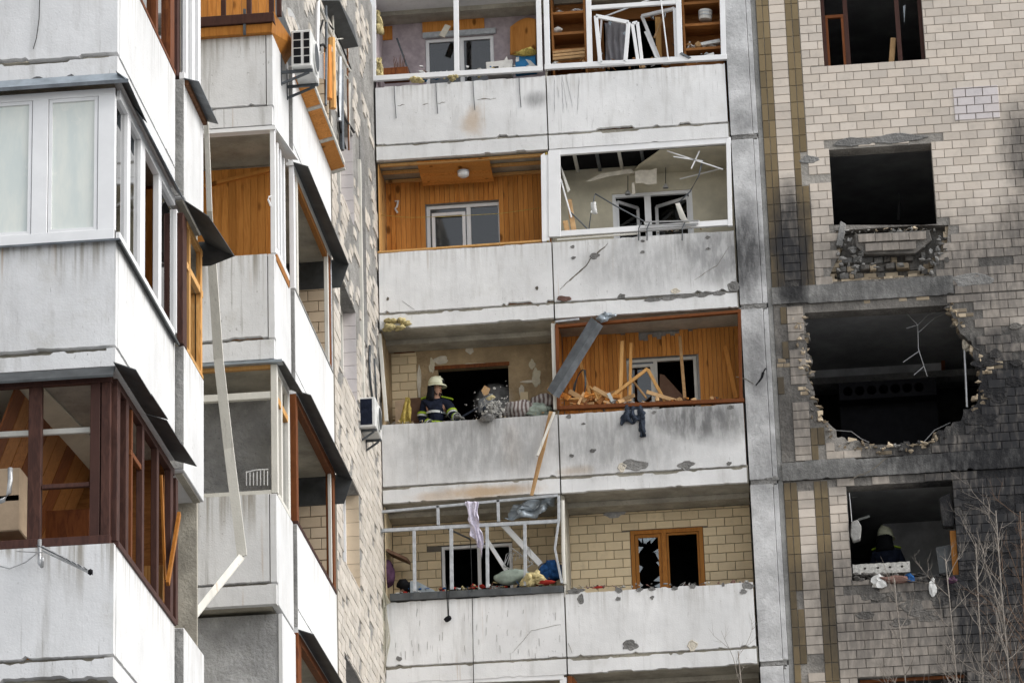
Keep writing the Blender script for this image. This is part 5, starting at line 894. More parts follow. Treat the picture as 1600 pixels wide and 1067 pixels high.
rail_y(t2, XA3, YA2+.12, YA4, zs(2), zs(2)+.07, .055, M['pvc'], 'bottom_rail', .003); MB().box((XA3-.04, YA2+.2, zs(2)+.07), (XA3-.035, YA4-.1, zs(2)+1.5)).build('pane', M['darkglass'], t2); MB().prism([V(XA3+.15, YA2+.1, zs(2)-.05), V(XA3+.15, YA4+.02, zs(2)-.05), V(XA3-.0, YA4+.02, zs(2)-.0), V(XA3, YA2+.1, zs(2)-.0)], (0,0,-.01)).build('sill_sheet', M['darkzinc'], t2); MB().box((XA3, YA2+.12, zs(2)-.07), (XA3+.04, YA4, zs(2)-.02)).build('rusty_rail', M['rust'], t2)
vbz(t1, XA3, ycorner(289, 450, XA3), zs(1)+.0, zs(1)+1.35, .2, .06, M['brownwood'], 'post'); vbz(t1, XA3, ycorner(297, 450, XA3), zs(1), zs(1)+1.35, .07, .05, M['pinelight'], 'post'); vbz(t1, XA3, ycorner(315, 450, XA3), zs(1), zs(1)+1.35, .08, .05, M['pinelight'], 'post'); rail_y(t1, XA3, YA2+.3, YA4, zs(1), zs(1)+.04, .05, M['pinelight'], 'bottom_rail', -.002); rail_y(t1, XA3, YA2+.3, YA4, zs(1)+.86, zs(1)+.93, .05, M['pinelight'], 'transom', -.004); rail_y(t1, XA3, YA2+.3, YA4, zs(1)+1.3, zs(1)+1.36, .05, M['pinelight'], 'top_rail', -.006)
MB().box((XA3-.06, YA2+.35, zs(1)+.04), (XA3-.055, YA4-.05, zs(1)+.86)).build('pane', M['darkglass'], t1)
MB().prism([V(XA3+.24, YA2+.15, zs(1)+1.33), V(XA3+.3, YA4+.1, zs(1)+1.33), V(XA3, YA4+.1, zb(2)-.3), V(XA3, YA2+.1, zb(2)-.3)], (0,0,-.01)).build('hood', M['darkmetal'], t1); MB().prism([V(XA3+.3, YA4+.1, zs(1)+1.33), V(XA3+.05, YA4+.12, zs(1)+1.25), V(XA3-.3, YA4+.12, zs(1)+1.25), V(XA3-.3, YA4+.1, zb(2)-.3), V(XA3, YA4+.1, zb(2)-.3)], (0,.01,0)).build('hood_end', M['darkmetal'], t1)
MB().box((-7.7, YA4+.05, zb(-1)), (XA3-.08, YA4+.1, zb(4))).build('end_wall', M['soffit'], wing)
# ---- second balconies (end face towards the yard, narrow side)
def second_balcony(k, label):
    t = thing('balcony', label, 'balcony', (XE-.8, YE+.5, zb(k)), 'balconies of the projecting wing')
    yslab(panel_poly(-7.7, XE-.085, zb(k), zs(k)-.01, .025), YE, YE+.08, 'end_panel', M['endpaint'], t); MB().box((XE-.075, YE, zb(k)-.01), (XE-.002, YE+.08, zs(k)-.012)).build('corner_strip', M['endpaint'], t, .004)
    yslab(jag(-7.7, XE-.01, zb(k)-.26, .004, chip=.03)+jag(XE-.01, -7.7, zb(k)-.03, .01, chip=.15, chipamp=-.02), YE-.02, YE+.08, 'end_slab_edge', M['endpaint'], t)
    MB().box((XE-.08, YE+.085, zb(k)-.25), (XE, YE2-.05, zs(k)-.01)).build('side_panel', M['wingpaint'], t, .005); MB().box((-7.74, YE+.1, zb(k)-.255), (XE-.085, YE2-.02, zb(k)+.02)).build('floor_slab', M['soffit'], t)
    return t
e3 = second_balcony(3, 'balcony with brown wooden sill where the square air conditioner hangs'); e2 = second_balcony(2, 'balcony with missing front glazing, pine boards inside and a white casement ajar'); e1 = second_balcony(1, 'balcony with old white wooden frame and grey plastered interior')
MB().box((-7.7, YE-.1, zs(3)-.02), (XE+.03, YE+.1, zs(3)+.1)).build('sill_beam', M['brownwood'], e3, .006); MB().box((-7.7, YE-.07, zs(3)-.14), (XE+.0, YE+.05, zs(3)-.022)).build('sill_board', M['oakframe'], e3, .006); MB().prism([V(XE+.03, YE-.1, zs(3)+.1), V(XE+.14, YE+.9, zs(3)+.1), V(XE-.0, YE+.9, zs(3)-.12), V(XE-.0, YE-.07, zs(3)-.14)], (-.01,0,0)).build('side_board', M['oakframe'], e3)
for px in (345, 385, 420, 432): MB().box((oy(px,0,YE).x, YE, zs(3)+.1), (oy(px+7,0,YE).x, YE+.06, zs(3)+1.4)).build('mullion', M['brownwood'], e3)
for i in range(14): MB().box((XE-.12-i*.1-.096, YE2-.25, zs(3)-.4), (XE-.12-i*.1, YE2-.23, zc(3))).build('plank', M['pine'], e3)
MB().box((oy(380,20,YE-.08).x, YE-.09, oy(380,55,YE-.08).z), (oy(384,20,YE-.08).x, YE-.06, oy(380,15,YE-.08).z)).build('hook', M['rack'], e3)
o = MB().sheet(lambda u, v: oy(449+18*u**.7+v*2, 12+34*u**1.4+v*14*(1-u), YE-.05), 10, 3, .006).build('curved_trim', M['pvc'], e3)
# storey 2 opening
zz0, zz1 = zs(2), oy(400, 205, YE).z
MB().box((oy(422,300,YE).x, YE+.01, zz0), (oy(430,300,YE).x, YE+.07, zz1)).build('post', M['pvc'], e2, .004); MB().box((XE-.04, YE+.02, zz0), (XE-.006, YE+.1, zz1)).build('corner_post', M['pvc'], e2, .004)
MB().box((-7.7, YE-.02, zz1), (XE+.02, YE+.1, zz1+.045)).build('white_hood_edge', M['pvc'], e2); MB().prism([V(XE+.02, YE-.02, zz1+.04), V(XE+.14, YE+.9, zz1-.0), V(XE+.0, YE+1., zb(3)-.26), V(XE+.0, YE-.02, zb(3)-.26)], (0,0,-.012)).build('white_hood', M['whitepaint'], e2)
for i in range(16): MB().box((XE-.1-i*.085-.0825, YE2-.16-.002*(i%2), zb(2)+.03), (XE-.1-i*.085, YE2-.14, zz1-.02-.018*i*.0)).build('plank', M['pine'], e2)
MB().bar(V(XE-.1, YE2-.18, zz1-.05), V(XE-1.4, YE2-.18, zz1-.3), .05, .04).build('cover_strip', M['pine'], e2)
for i, dyy in enumerate((.35, .55, .8)): vbz(e2, XE, YE+dyy, zz0-.1*0, zz1-.02, .06, .05, M['pvc'], 'casement_stile', -.002)
MB().box((XE-.04, YE+.32, zz0), (XE-.035, YE+.8, zz1-.03)).build('pane', M['darkglass'], e2); rail_y(e2, XE, YE+.1, YE+1.0, zz0-.06, zz0+.03, .05, M['oakframe'], 'sill_board', .01); rail_y(e2, XE, YE+.1, YE+1., zz0+.03, zz0+.1, .045, M['pvc'], 'bottom_rail', .012); MB().tube([oy(423,322,YE-.03), oy(419,312,YE-.05), oy(420,308,YE-.05), oy(424,307,YE-.03)], .011, 6).build('handle', M['pvc'], e2)
# storey 1 old white frame
zz0, zz1 = zs(1), oy(400, 570, YE).z; OF = M['oldframe']
MB().box((oy(423,650,YE).x, YE+.01, zz0), (oy(433,650,YE).x, YE+.09, zz1)).build('post', OF, e1, .004); MB().box((-7.7, YE+.015, zz0-.01), (oy(423,650,YE).x, YE+.09, zz0+.04)).build('sill', OF, e1); zt = oy(400, 617, YE).z; MB().box((-7.7, YE+.015, zt-.04), (oy(423,650,YE).x, YE+.08, zt+.04)).build('transom', OF, e1, .004); MB().box((-7.7, YE+.02, zz1-.04), (oy(423,650,YE).x, YE+.08, zz1)).build('head', M['pinelight'], e1)
vbz(e1, XE, YE+.45, zz0, zz1, .08, .05, OF, 'stile', -.004); vbz(e1, XE, YE+.95, zz0, zz1, .12, .05, OF, 'stile', -.004); rail_y(e1, XE, YE+.1, YE+1., zz0, zz0+.05, .05, OF, 'sill', -.002); rail_y(e1, XE, YE+.1, YE+1., zt-.04, zt+.04, .05, M['pinelight'], 'transom', -.006); MB().box((XE-.045, YE+.5, zz0+.05), (XE-.04, YE+.9, zt)).build('pane', M['darkglass'], e1); rail_y(e1, XE, YE+.1, YE+1., zz1-.06, zz1, .05, OF, 'head', -.008)
MB().box((-7.7, YE-.06, zz1+.0), (XE+.08, YE+.06, zz1+.03)).build('hood_edge', M['zinc'], e1); MB().prism([V(XE+.1, YE-.04, zz1+.01), V(XE+.16, YE+.95, zz1-.04), V(XE, YE+1., zb(2)-.27), V(XE, YE-.02, zb(2)-.27)], (0,0,-.012)).build('side_hood', M['darkmetal'], e1)
MB().box((-7.7, YE2-.12, zb(1)+.03), (XE-.1, YE2-.1, zb(2)-.3)).build('inner_wall', M['greywall'], e1)
r_ = thing('wire_basket', 'white wire basket standing inside the old white frame', 'basket', oy(402,757,YE+.3))
for i in range(7): MB().tube([oy(385+i*5.5,758,YE+.3), oy(385+i*5.5,736+2*math.sin(i),YE+.3)], .005, 4).build('wire', M['pvc'], r_)
MB().tube([oy(384,738,YE+.3), oy(400,734,YE+.3), oy(419,733,YE+.3)], .007, 5).build('rim', M['pvc'], r_)
# ---- long loggias of the wing
ZH = {}
def long_loggia(k, label, par='wingpaint'):
    t = thing('long_loggia', label, 'loggia', (XP-.5, YE2+1.5, zb(k)), 'long loggias of the projecting wing')
    xslab(panel_poly(YE2+.003, YP2, zb(k), zs(k)-.01, .012), XP, XP-.09, 'parapet', M[par], t); MB().box((XP-.088, YE2-.006, zb(k)-.2), (XP-.004, YE2, zs(k)-.02)).build('end_face_shade', M['oldconc'], t)  # shaded near end of the parapet, its shade painted as a grey plate
    xslab([(YE2+.003, zb(k)-.27), (YP2, zb(k)-.27), (YP2, zb(k)-.012), (YE2+.003, zb(k)-.012)], XP-.002, XP-.09, 'slab_edge', M[par], t)
    MB().box((-7.74, YE2+.01, zb(k)-.265), (XP-.092, 41.9, zb(k)+.02)).build('floor_slab', M['soffit'], t)
    MB().box((-7.74, 41.9, zb(k)+.02), (XP-.07, 42.05, zb(k+1)-.266)).build('end_wall', M['darkmortar'], t)
    lay_tiles(t, courses(-7.2, XP-.075, zb(k)+.5, zb(k+1)-.27, zphase=.04, phase=.05), 41.9, M['endtile'], 'tile', 120)
    return t
def hood(t, k, mat='darkmetal'):
    z = zb(k+1)-.27; MB().prism([V(XP+.17, YE2+.02, z-.02), V(XP+.19, YP2+.15, z-.05), V(XP, YP2+.15, z+.02), V(XP, YE2+.0, z+.04)], (0,0,-.01)).build('hood', M[mat], t)
    MB().prism([V(XP+.19, YP2+.15, z-.05), V(XP+.08, YP2+.19, z-.34), V(XP-.6, YP2+.19, z-.34), V(XP-.6, YP2+.15, z+.02), V(XP, YP2+.15, z+.02)], (0,.01,0)).build('hood_end', M[mat], t)
l3 = long_loggia(3, 'white long loggia topped by wrecked metal framing and a timber ledge', 'whitepaint'); l2 = long_loggia(2, 'white long loggia with white glazing posts and a dark hood', 'whitepaint'); l1 = long_loggia(1, 'white long loggia with red-brown posts under a dark hood', 'whitepaint')
l0 = long_loggia(0, 'lowest long loggia with a red-brown post and torn dark hood')
for t, k in ((l2, 2), (l1, 1), (l0, 0)): hood(t, k)
z = zs(2); zt = zb(3)-.27
for px, w_, mt in ((462, .12, 'pvc'), (466, .1, 'oldframe')): vbz(l2, XP, ycorner(px, 420, XP), z, zt, w_, .06, M[mt], 'post', -.002)
vbz(l2, XP, YP2-.14, z, zt, .1, .07, M['redwood'], 'post', -.005); vbz(l2, XP, YP2-.3, z, zt, .06, .05, M['oldframe'], 'post', -.005); vbz(l2, XP, YP2-.02, z-.5, zt, .05, .05, M['greyframe'], 'post', -.003); rail_y(l2, XP, YE2+.1, YP2, zt-.12, zt-.05, .06, M['oakframe'], 'top_rail', -.01); rail_y(l2, XP, YE2+.1, YP2, zt-.05, zt+.0, .06, M['oldframe'], 'top_trim', .0); rail_y(l2, XP, YE2, YP2-.05, z-.012, z+.012, .1, M['oldconc'], 'coping', .01)
z = zs(1); zt = zb(2)-.27
vbz(l1, XP, YE2+.07, z-.02, zt, .13, .08, M['redwood'], 'post', .0); vbz(l1, XP, YP2-.1, z, zt, .15, .09, M['redwood'], 'post', .0); rail_y(l1, XP, YE2+.1, YP2, zt-.1, zt-.0, .08, M['redwood'], 'top_rail', .006); rail_y(l1, XP, YE2, YP2-.05, z-.012, z+.03, .09, M['brownwood'], 'coping', .012); vbz(l1, XP, YP2-.26, z, zt, .04, .04, M['oldframe'], 'post', -.01)
z = zs(0); zt = zb(1)-.27; vbz(l0, XP, YE2+.1, z, zt, .22, .08, M['redwood'], 'post', .0); rail_y(l0, XP, YE2+.1, YP2, zt-.1, zt-.0, .08, M['redwood'], 'top_rail', .006)
# wrecked framing above
z = zs(3)
for i in range(3):
    y0_, y1_ = YE2+.15+i*1.0, YE2+.15+(i+1)*1.0-.09; o = MB().prism([V(XP+.003, y0_, z-.1), V(XP+.003, y1_, z-.1), V(XP+.17, y1_, z-.06), V(XP+.17, y0_, z-.06)], (0,0,.02)).build('ledge_board', M['rawwood'], l3); o.data.materials[0] = M['pine']; MB().prism([V(XP+.003, y1_+.005, z-.115), V(XP+.003, y1_+.08, z-.115), V(XP+.175, y1_+.08, z-.075), V(XP+.175, y1_+.005, z-.075)], (0,0,.02)).build('ledge_batten', M['oldframe'], l3)
rail_y(l3, XP+.19, YE2+.15, YP2-.05, z-.07, z-.02, .02, M['oldframe'], 'ledge_edge')
wr = thing('wrecked_glazing', 'tangle of bent metal bars and timber posts left of the glazing above the timber ledge', 'metal frame', V(XP+.1, YE2+1.6, zs(3)))
XT = XP+.16
def xt(pts): return [ox(p[0], p[1], p[2] if len(p) > 2 else XT) for p in pts]
for pts, r_, mt in (([(497,-20),(496,60),(496,112)], .025, 'pvc'), ([(509,10),(510,70),(509,165)], .018, 'rack'), ([(512,72),(513,155)], .05, 'pine'), ([(518,60),(520,170)], .045, 'pinelight'), ([(494,-5),(508,30),(518,55),(528,75),(540,100),(547,112)], .018, 'oldframe'), ([(512,36),(522,48),(534,72),(548,108),(545,113)], .012, 'cable'), ([(533,110),(533,160),(534,235)], .035, 'rack'), ([(531,90),(530,190)], .03, 'greyframe'), ([(523,60),(524,160)], .014, 'oldframe'), ([(543,75),(543,125),(545,235)], .012, 'rust'), ([(540,118),(546,130),(545,225)], .015, 'oldframe'), ([(535,180),(545,195),(553,207)], .016, 'cable'), ([(527,150),(531,200),(540,232)], .014, 'cable'), ([(505,32),(498,55),(500,80)], .012, 'cable'), ([(512,0),(520,20),(521,60)], .014, 'oldframe'), ([(525,62),(550,59)], .01, 'oldframe'), ([(524,28),(545,72)], .016, 'oldframe'), ([(500,72),(505,70),(509,75)], .016, 'cable')):
    MB().tube(xt(pts), r_, 6).build('bar', M[mt], wr)
MB().prism(xt([(497,88),(508,82),(520,85),(520,128),(498,122)]), (-.02,0,0)).build('loose_pane', M['darkglass'], wr); MB().lump(ox(513,77,XT), (.05,.08,.05), 2, .2, 2).build('joint_wrap', M['drywall'], wr)
P = xt([(502,0,XP+.1),(530,0,XP+.3),(552,40,XP+.3),(560,72,XP+.3),(537,76,XP+.12),(510,20,XP+.1)]); o = MB().prism([P[0],P[1],P[2],P[3],P[4],P[5]], (0,0,-.012)).build('torn_hood', M['darkmetal'], None); tag(o, 'torn dark sheet hood hanging above the wrecked metal bars', 'hood')
MB().box((XP-.3, YE2+.3, zs(3)+.2), (XP-.28, YP2, zs(3)+1.2)).build('dark_lining', M['darkmetal'], l3)
# ---- tiled wall of the wing
WY0, WY1 = 41.6, D+.88
def wz(k): return (zs(k)-.52, zs(k)+.92)
WIN = (47.72, 49.42); hol = [[(WIN[0], wz(k)[0]), (WIN[1], wz(k)[0]), (WIN[1], wz(k)[1]), (WIN[0], wz(k)[1])] for k in (1, 2, 3, 4)]
mb = holed_wall([(WY0, 0), (WY1, 0), (WY1, zb(5)+2.4), (WY0, zb(5)+2.4)], hol, 0, .35); mb.v = [Vector((XW-v.y-.012, v.x, v.z)) for v in mb.v]
tw = thing('tiled_wall', 'pale tiled side wall of the wing with many tiles missing', 'wall', (XW, 47, 0)); mb.build('wall', M['wingmortar'], tw)
cuts = [(WIN[0], WIN[1], *wz(k)) for k in (1, 2, 3, 4)]
def skipW(y, z):
    if z > zs(4)+.2 and nz(y, z, 1.1, 3) > -.12: return True
    if z > zs(3)+.3 and nz(y, z, 1.6, 3) > -.02 and nz(y, z, 5, 1) > -.25: return True
    return nz(y, z, 3.1, 7) > .36
rs = courses(42.2, WY1, zb(1)-.5, zb(5)+2.3, cuts, skipW, zphase=.02); mb = MB()
for r_ in rs: tile_mb(mb, *r_, 0, ru(.012, .02))
mb.v = [Vector((XW-.012-v.y, v.x, v.z)) for v in mb.v]
stuff(mb.build('tiling', M['wingtile'], tw))
for k in (1, 2, 3, 4):
    z0, z1 = wz(k); n_ = 7
    for i in range(n_):                     # glazed reveal slips on the far jamb
        a, c = z0+(z1-z0)*i/n_+.003, z0+(z1-z0)*(i+1)/n_-.003; MB().box((XW-.2, WIN[1]-.012, a), (XW-.014, WIN[1]-.001, c)).build('reveal_tile', M['endtile'] if k == 2 else M['whitetile'], tw)
    f = MB(); f.box((XW-.26, WIN[0]+.002, z0), (XW-.2, WIN[0]+.08, z1)); f.box((XW-.26, WIN[1]-.09, z0), (XW-.2, WIN[1]-.014, z1)); f.box((XW-.259, WIN[0]+.08, z1-.07), (XW-.201, WIN[1]-.09, z1)); f.box((XW-.259, WIN[0]+.08, z0), (XW-.201, WIN[1]-.09, z0+.07)); f.box((XW-.258, WIN[0]+.8, z0+.07), (XW-.199, WIN[0]+.9, z1-.07)); wq = f.build('window', M['pvc'] if k < 3 else M['oldframe'], tw)
    MB().box((XW-.235, WIN[0]+.08, z0+.07), (XW-.23, WIN[1]-.09, z1-.07)).build('pane', M['darkglass'], wq)
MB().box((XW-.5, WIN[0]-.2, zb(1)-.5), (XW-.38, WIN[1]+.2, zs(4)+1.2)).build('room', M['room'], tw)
MB().box((XW-.05, 49.9, zs(3)-.4), (XW+.03, 50.0, zs(4)+.75)).build('timber_strip', M['oldframe'], tw); MB().box((XW-.012, 50.05, zs(3)+.75), (XW+.012, 50.5, zs(4)+1.2)).build('bare_patch', M['spall'], tw)
# ---- air conditioners
def aircon(label, c, sx, sy, sz, bracket, grp='air conditioners on the wing', grid=True):
    t = thing('air_conditioner', label, 'air conditioner', c, grp); x, y, z = c
    MB().box((x-sx/2, y-sy/2, z), (x+sx/2, y+sy/2, z+sz)).build('casing', M['ac'], t, .012)
    if not grid: MB().box((x-sx*.4, y-sy/2-.006, z+sz*.08), (x+sx*.3, y-sy/2-.002, z+sz*.94)).build('grille', M['navy'], t)
    for i in range(2 if grid else 0):
        for j in range(4):
            xa = x-sx*.38+i*sx*.42+(0 if i == 0 else .02); wd = sx*.36 if i == 0 else sx*.28; MB().box((xa, y-sy/2-.006, z+sz*.08+j*sz*.22), (xa+wd, y-sy/2-.002, z+sz*.08+j*sz*.22+sz*.185)).build('grille_opening', M['black'], t)
    MB().tube([(x+sx/2-.002, y, z+sz*.5), (x+sx/2+.02, y, z+sz*.5)], sz*.42, 20).build('fan_ring', M['ac'], t); MB().tube([(x+sx/2+.018, y, z+sz*.5), (x+sx/2+.023, y, z+sz*.5)], sz*.36, 20).build('fan_grille', M['rack'], t)
    for s in (-.35, .35):
        yy = y+s*sy; MB().bar((bracket, yy, z-.02), (x+sx/2, yy, z-.02), .03, .03).build('bracket', M['rack'], t); MB().bar((bracket, yy, z-.16), (x+sx/2-.04, yy, z-.04), .025, .025).build('brace', M['rack'], t); MB().box((bracket-.02, yy-.02, z-.18), (bracket, yy+.02, z+.2)).build('wall_plate', M['rack'], t)
    return t
p = oy(471, 104, 37.75); aircon('square white air conditioner with open side grille on the second balcony', (p.x, 38.05, p.z+.0), .235, .6, .46, XE+.01)
p = oy(574, 667, 49.6); t = aircon('dusty air conditioner with dark grille on the tiled side wall', (p.x, 49.95, p.z), .25, .7, .46, XW+.01, grid=False)
# ---- bent white trim hanging between the balconies
q = [(321,178,33.5),(324,240,33.6),(327,330,33.8),(331,410,34.4),(341,560,34.8),(357,700,35.0),(378,868,35.0),(283,986,33.6)]
P = [oy(*a) for a in q]; wd = [.05,.05,.055,.09,.1,.1,.1,.1]; mb = MB()
for i in range(len(P)-1): 
    d = (P[i+1]-P[i]).normalized(); a = d.cross(V(0,1,0)).normalized(); a = a if i < 6 else min(((a*.45+V(0,q,0)*.9).normalized() for q in (1,-1)), key=lambda w: d.cross(w).z*(-1 if d.cross(w).y > 0 else 1)); mb.hexa([P[i]-a*wd[i]/2, P[i]+a*wd[i]/2, P[i+1]+a*wd[i+1]/2, P[i+1]-a*wd[i+1]/2], (0,.03,0))
o = mb.build('bent_trim', M['oldframe'], None); tag(o, 'long white metal trim torn off and kinked, hanging before the second balconies', 'trim')
# ---- plastic film at the inner corner
o = MB().sheet(lambda u, v: oy(594+6*math.sin(v*4)+(u-.5)*(10+12*v)+5*nz(u*2, v*5, 1.3, 2), 908+v*200, D-.12+.05*math.sin(u*9+v*5)), 14, 26, .003).build('plastic_film', M['film'], None, 0, True); tag(o, 'torn plastic film hanging down the inner corner of the building', 'film')
o = MB().sheet(lambda u, v: oy(593+18*u*v+2*math.sin(u*6), 918-10*u+v*34, D-.15+.05*math.sin(u*7+v*3)), 10, 10, .003).build('plastic_film', M['film'], None, 0, True); tag(o, 'small loose flap of plastic film at the grid corner', 'film')
for i, (pts, r_) in enumerate((([(578,540),(577,570),(579,600),(584,640)], .02), ([(585,560),(587,600),(589,640)], .014))): 
    o = MB().tube([ox(a, c, XW+.03) for a, c in pts], r_, 6).build('loose_cable', M['rack'], None, 0, True); tag(o, ['thick dark cable hanging on the tiled side wall above the dusty air conditioner','thin dark cable hanging on the tiled side wall next to a thick one'][i], 'cable')
# ------------------------------------------------------------------ people
random.seed(51)
def skin_mesh(name, joints, bones, mat, parent, sub=1):
    """one continuous skinned surface: joints = {key: (point, radius)}; the first joint is the root"""
    keys = list(joints); me = bpy.data.meshes.new(name); me.from_pydata([joints[k][0] for k in keys], [(keys.index(a), keys.index(c)) for a, c in bones], []); me.materials.append(mat)
    o = bpy.data.objects.new(name, me); COL.objects.link(o); o.parent = parent; o.matrix_parent_inverse = wm(parent).inverted()
    o.modifiers.new('Skin', 'SKIN'); sv = me.skin_vertices[0].data
    for i, k in enumerate(keys):
        r = joints[k][1]; sv[i].radius = r if isinstance(r, tuple) else (r, r); sv[i].use_root = i == 0
    s = o.modifiers.new('Subdivision', 'SUBSURF'); s.levels = sub+1; s.render_levels = sub+1; return o
def ring(mb, c, ax, r1, r2, h, tilt=(0, 0, 1), n=20, th=.006):
    """flat band round a limb or trunk: centre c, axis tilt, semi-axes r1 (along ax) and r2"""
    t = Vector(tilt).normalized(); a = (Vector(ax) - t*Vector(ax).dot(t)).normalized(); b_ = t.cross(a); c = Vector(c); R = []
    for dz, k in ((-h/2, 0), (-h/2, th), (h/2, th), (h/2, 0)): R.append([c + t*dz + a*math.cos(2*math.pi*i/n)*(r1+k) + b_*math.sin(2*math.pi*i/n)*(r2+k) for i in range(n)])
    o = len(mb.v); 
    for q in R: mb.v += q
    for k in range(4):
        for i in range(n): mb.f.append([o+k*n+i, o+k*n+(i+1) % n, o+((k+1) % 4)*n+(i+1) % n, o+((k+1) % 4)*n+i])
    return mb
def firefighter(label, base, head, look, J, bands, helmet_scale=.8):
    """base = floor point between the feet, head = head centre, look = facing direction, J = arm joints in world space"""
    t = thing('person', label, 'person', base); L = Vector(look).normalized(); side = Vector((L.y, -L.x, 0)).normalized(); up = V(0, 0, 1); h = Vector(head)
    neck = h - up*.16 - L*.02; chest = h - up*.36 - L*.02; belly = h - up*.62 - L*.01; pel = Vector((base[0], base[1], base[2]+.92)); feet = []
    jb = {'pelvis': (pel, (.13, .105)), 'belly': (belly, (.125, .095)), 'chest': (chest, (.15, .105)), 'neck': (neck, .055), 'jaw': (h - up*.06 + L*.015, (.062, .066)), 'skull': (h + up*.03, (.075, .085)), 'crown': (h + up*.09 - L*.01, (.05, .06)), 'nose': (h - up*.005 + L*.098, .014), 'chin': (h - up*.095 + L*.055, .03)}
    bo = [('pelvis','belly'),('belly','chest'),('chest','neck'),('neck','jaw'),('jaw','skull'),('skull','crown'),('skull','nose'),('jaw','chin')]
    for s, nm in ((1, 'r'), (-1, 'l')):
        sh, el, ha = J[nm]; jb['sh'+nm] = (Vector(sh), .06); jb['el'+nm] = (Vector(el), .045); jb['wr'+nm] = (Vector(ha), .032); bo += [('chest','sh'+nm), ('sh'+nm,'el'+nm), ('el'+nm,'wr'+nm)]
        hp = pel + side*s*.1 - up*.06; kn = Vector((hp.x+L.x*.03, hp.y+L.y*.03, base[2]+.48)); an = Vector((hp.x, hp.y, base[2]+.09)); toe = an + L*.16 - up*.05
        jb['hp'+nm] = (hp, .09); jb['kn'+nm] = (kn, .06); jb['an'+nm] = (an, .042); jb['to'+nm] = (toe, .035); bo += [('pelvis','hp'+nm), ('hp'+nm,'kn'+nm), ('kn'+nm,'an'+nm), ('an'+nm,'to'+nm)]
        d = (Vector(ha)-Vector(el)).normalized(); pal = Vector(ha)+d*.07; cx = d.cross(up).normalized() if abs(d.dot(up)) < .95 else side
        g = {'wrist': (Vector(ha)-d*.05, .046), 'palm': (pal, (.045, .026))}; gb = [('wrist','palm')]
        for f in range(4):
            k1, k2 = pal+d*(.055+.006*(f in (1, 2)))+cx*(.03-.02*f), pal+d*(.085+.01*(f in (1, 2)))+cx*(.028-.019*f)-up*.025; g['f%d' % f] = (k1, .012); g['g%d' % f] = (k2, .010); gb += [('palm','f%d' % f), ('f%d' % f,'g%d' % f)]
        g['th'] = (Vector(ha)+d*.05+cx*.05+up*.01, .013); g['ti'] = (Vector(ha)+d*.09+cx*.055, .011); gb += [('wrist','th'), ('th','ti')]
        skin_mesh('glove', g, gb, M['glove'], t)
    skin_mesh('body', jb, bo, M['skin'], t)
    jk = {'pelvis': (pel - up*.08, (.17, .135)), 'belly': (belly, (.172, .13)), 'chest': (chest, (.18, .135)), 'yoke': (chest+up*.11, (.125, .09)), 'collar': (neck+up*.01, (.085, .085))}; jo = [('pelvis','belly'),('belly','chest'),('chest','yoke'),('yoke','collar')]
    for nm in 'rl':
        sh, el, ha = J[nm]; jk['sh'+nm] = (Vector(sh), .082); jk['el'+nm] = (Vector(el), .068); jk['wr'+nm] = (Vector(el).lerp(Vector(ha), .88), .062); jo += [('yoke','sh'+nm), ('sh'+nm,'el'+nm), ('el'+nm,'wr'+nm)]
    jac = skin_mesh('jacket', jk, jo, M['navy'], t)
    tr = {'waist': (pel, (.16, .13))}; to = []
    for nm in 'rl':
        for q, rr in (('hp', .11), ('kn', .085), ('an', .08)): tr[q+nm] = (jb[q+nm][0], rr)
        to += [('waist','hp'+nm), ('hp'+nm,'kn'+nm), ('kn'+nm,'an'+nm)]
    skin_mesh('trousers', tr, to, M['navy'], t)
    for nm in 'rl': MB().loft([[jb['an'+nm][0]+L*a*.5+side*b_+up*z for a, b_ in ((-.16,-.05),(-.16,.05),(.3,.055),(.44,.0),(.3,-.055))] for z in (-.09, -.0, .08)]).build('boot', M['black'], t, 0, True)
    # reflective bands
    mb, ms = MB(), MB()
    for dz, mat_ in bands: (ring(mb if mat_ == 'l' else ms, belly+up*dz, side, .182, .14, .038))
    for nm in 'rl':
        sh, el, ha = [Vector(q) for q in J[nm]]; ring(mb, sh.lerp(el, .62), side, .079, .079, .035, el-sh); ring(ms, sh.lerp(el, .75), side, .077, .077, .03, el-sh); ring(mb, el.lerp(ha, .6), side, .069, .069, .03, ha-el); ring(ms, el.lerp(ha, .75), side, .067, .067, .03, ha-el)
    mb.build('lime_band', M['hivis'], jac); ms.build('silver_band', M['silver'], jac)
    for nm in 'rl':
        sh = Vector(J[nm][0]); o_ = (sh-chest); MB().bar(chest+o_*.55+up*.17-L*.02, sh+o_.normalized()*.06+up*.05, .05, .02).build('shoulder_piping', M['hivis'], jac)
    # helmet: shell with comb, brim and badge; cloth neck guard
    k = helmet_scale; rings = []
    for i in range(8):
        ph = i/7*math.pi/2; rr = math.cos(ph)**.6*.148*k; zz = math.sin(ph)*.185*k; rings.append([h+up*(.045+zz)+L*math.cos(q*math.pi/10)*rr*1.16+side*math.sin(q*math.pi/10)*rr for q in range(20)])
    he = MB().loft(rings).build('helmet', M['helmet'], t, 0, True); br = MB()
    br.loft([[h+up*z+L*(math.cos(q*math.pi/10)*r_*1.16+(.03 if math.cos(q*math.pi/10) > .3 else 0))+side*math.sin(q*math.pi/10)*r_ for q in range(20)] for z, r_ in ((.045,.146*k),(.03,.158*k),(.022,.158*k),(.035,.14*k))]); br.build('brim', M['helmet'], he)
    MB().bar(h+up*.228*k+L*.08, h+up*.232*k-L*.09, .025, .02).build('comb', M['helmet'], he); MB().box(h+L*.155*k+up*.08-V(.02,.02,.02), h+L*.165*k+up*.12+V(.02,.02,.0)).build('badge', M['black'], he)
    ng = []
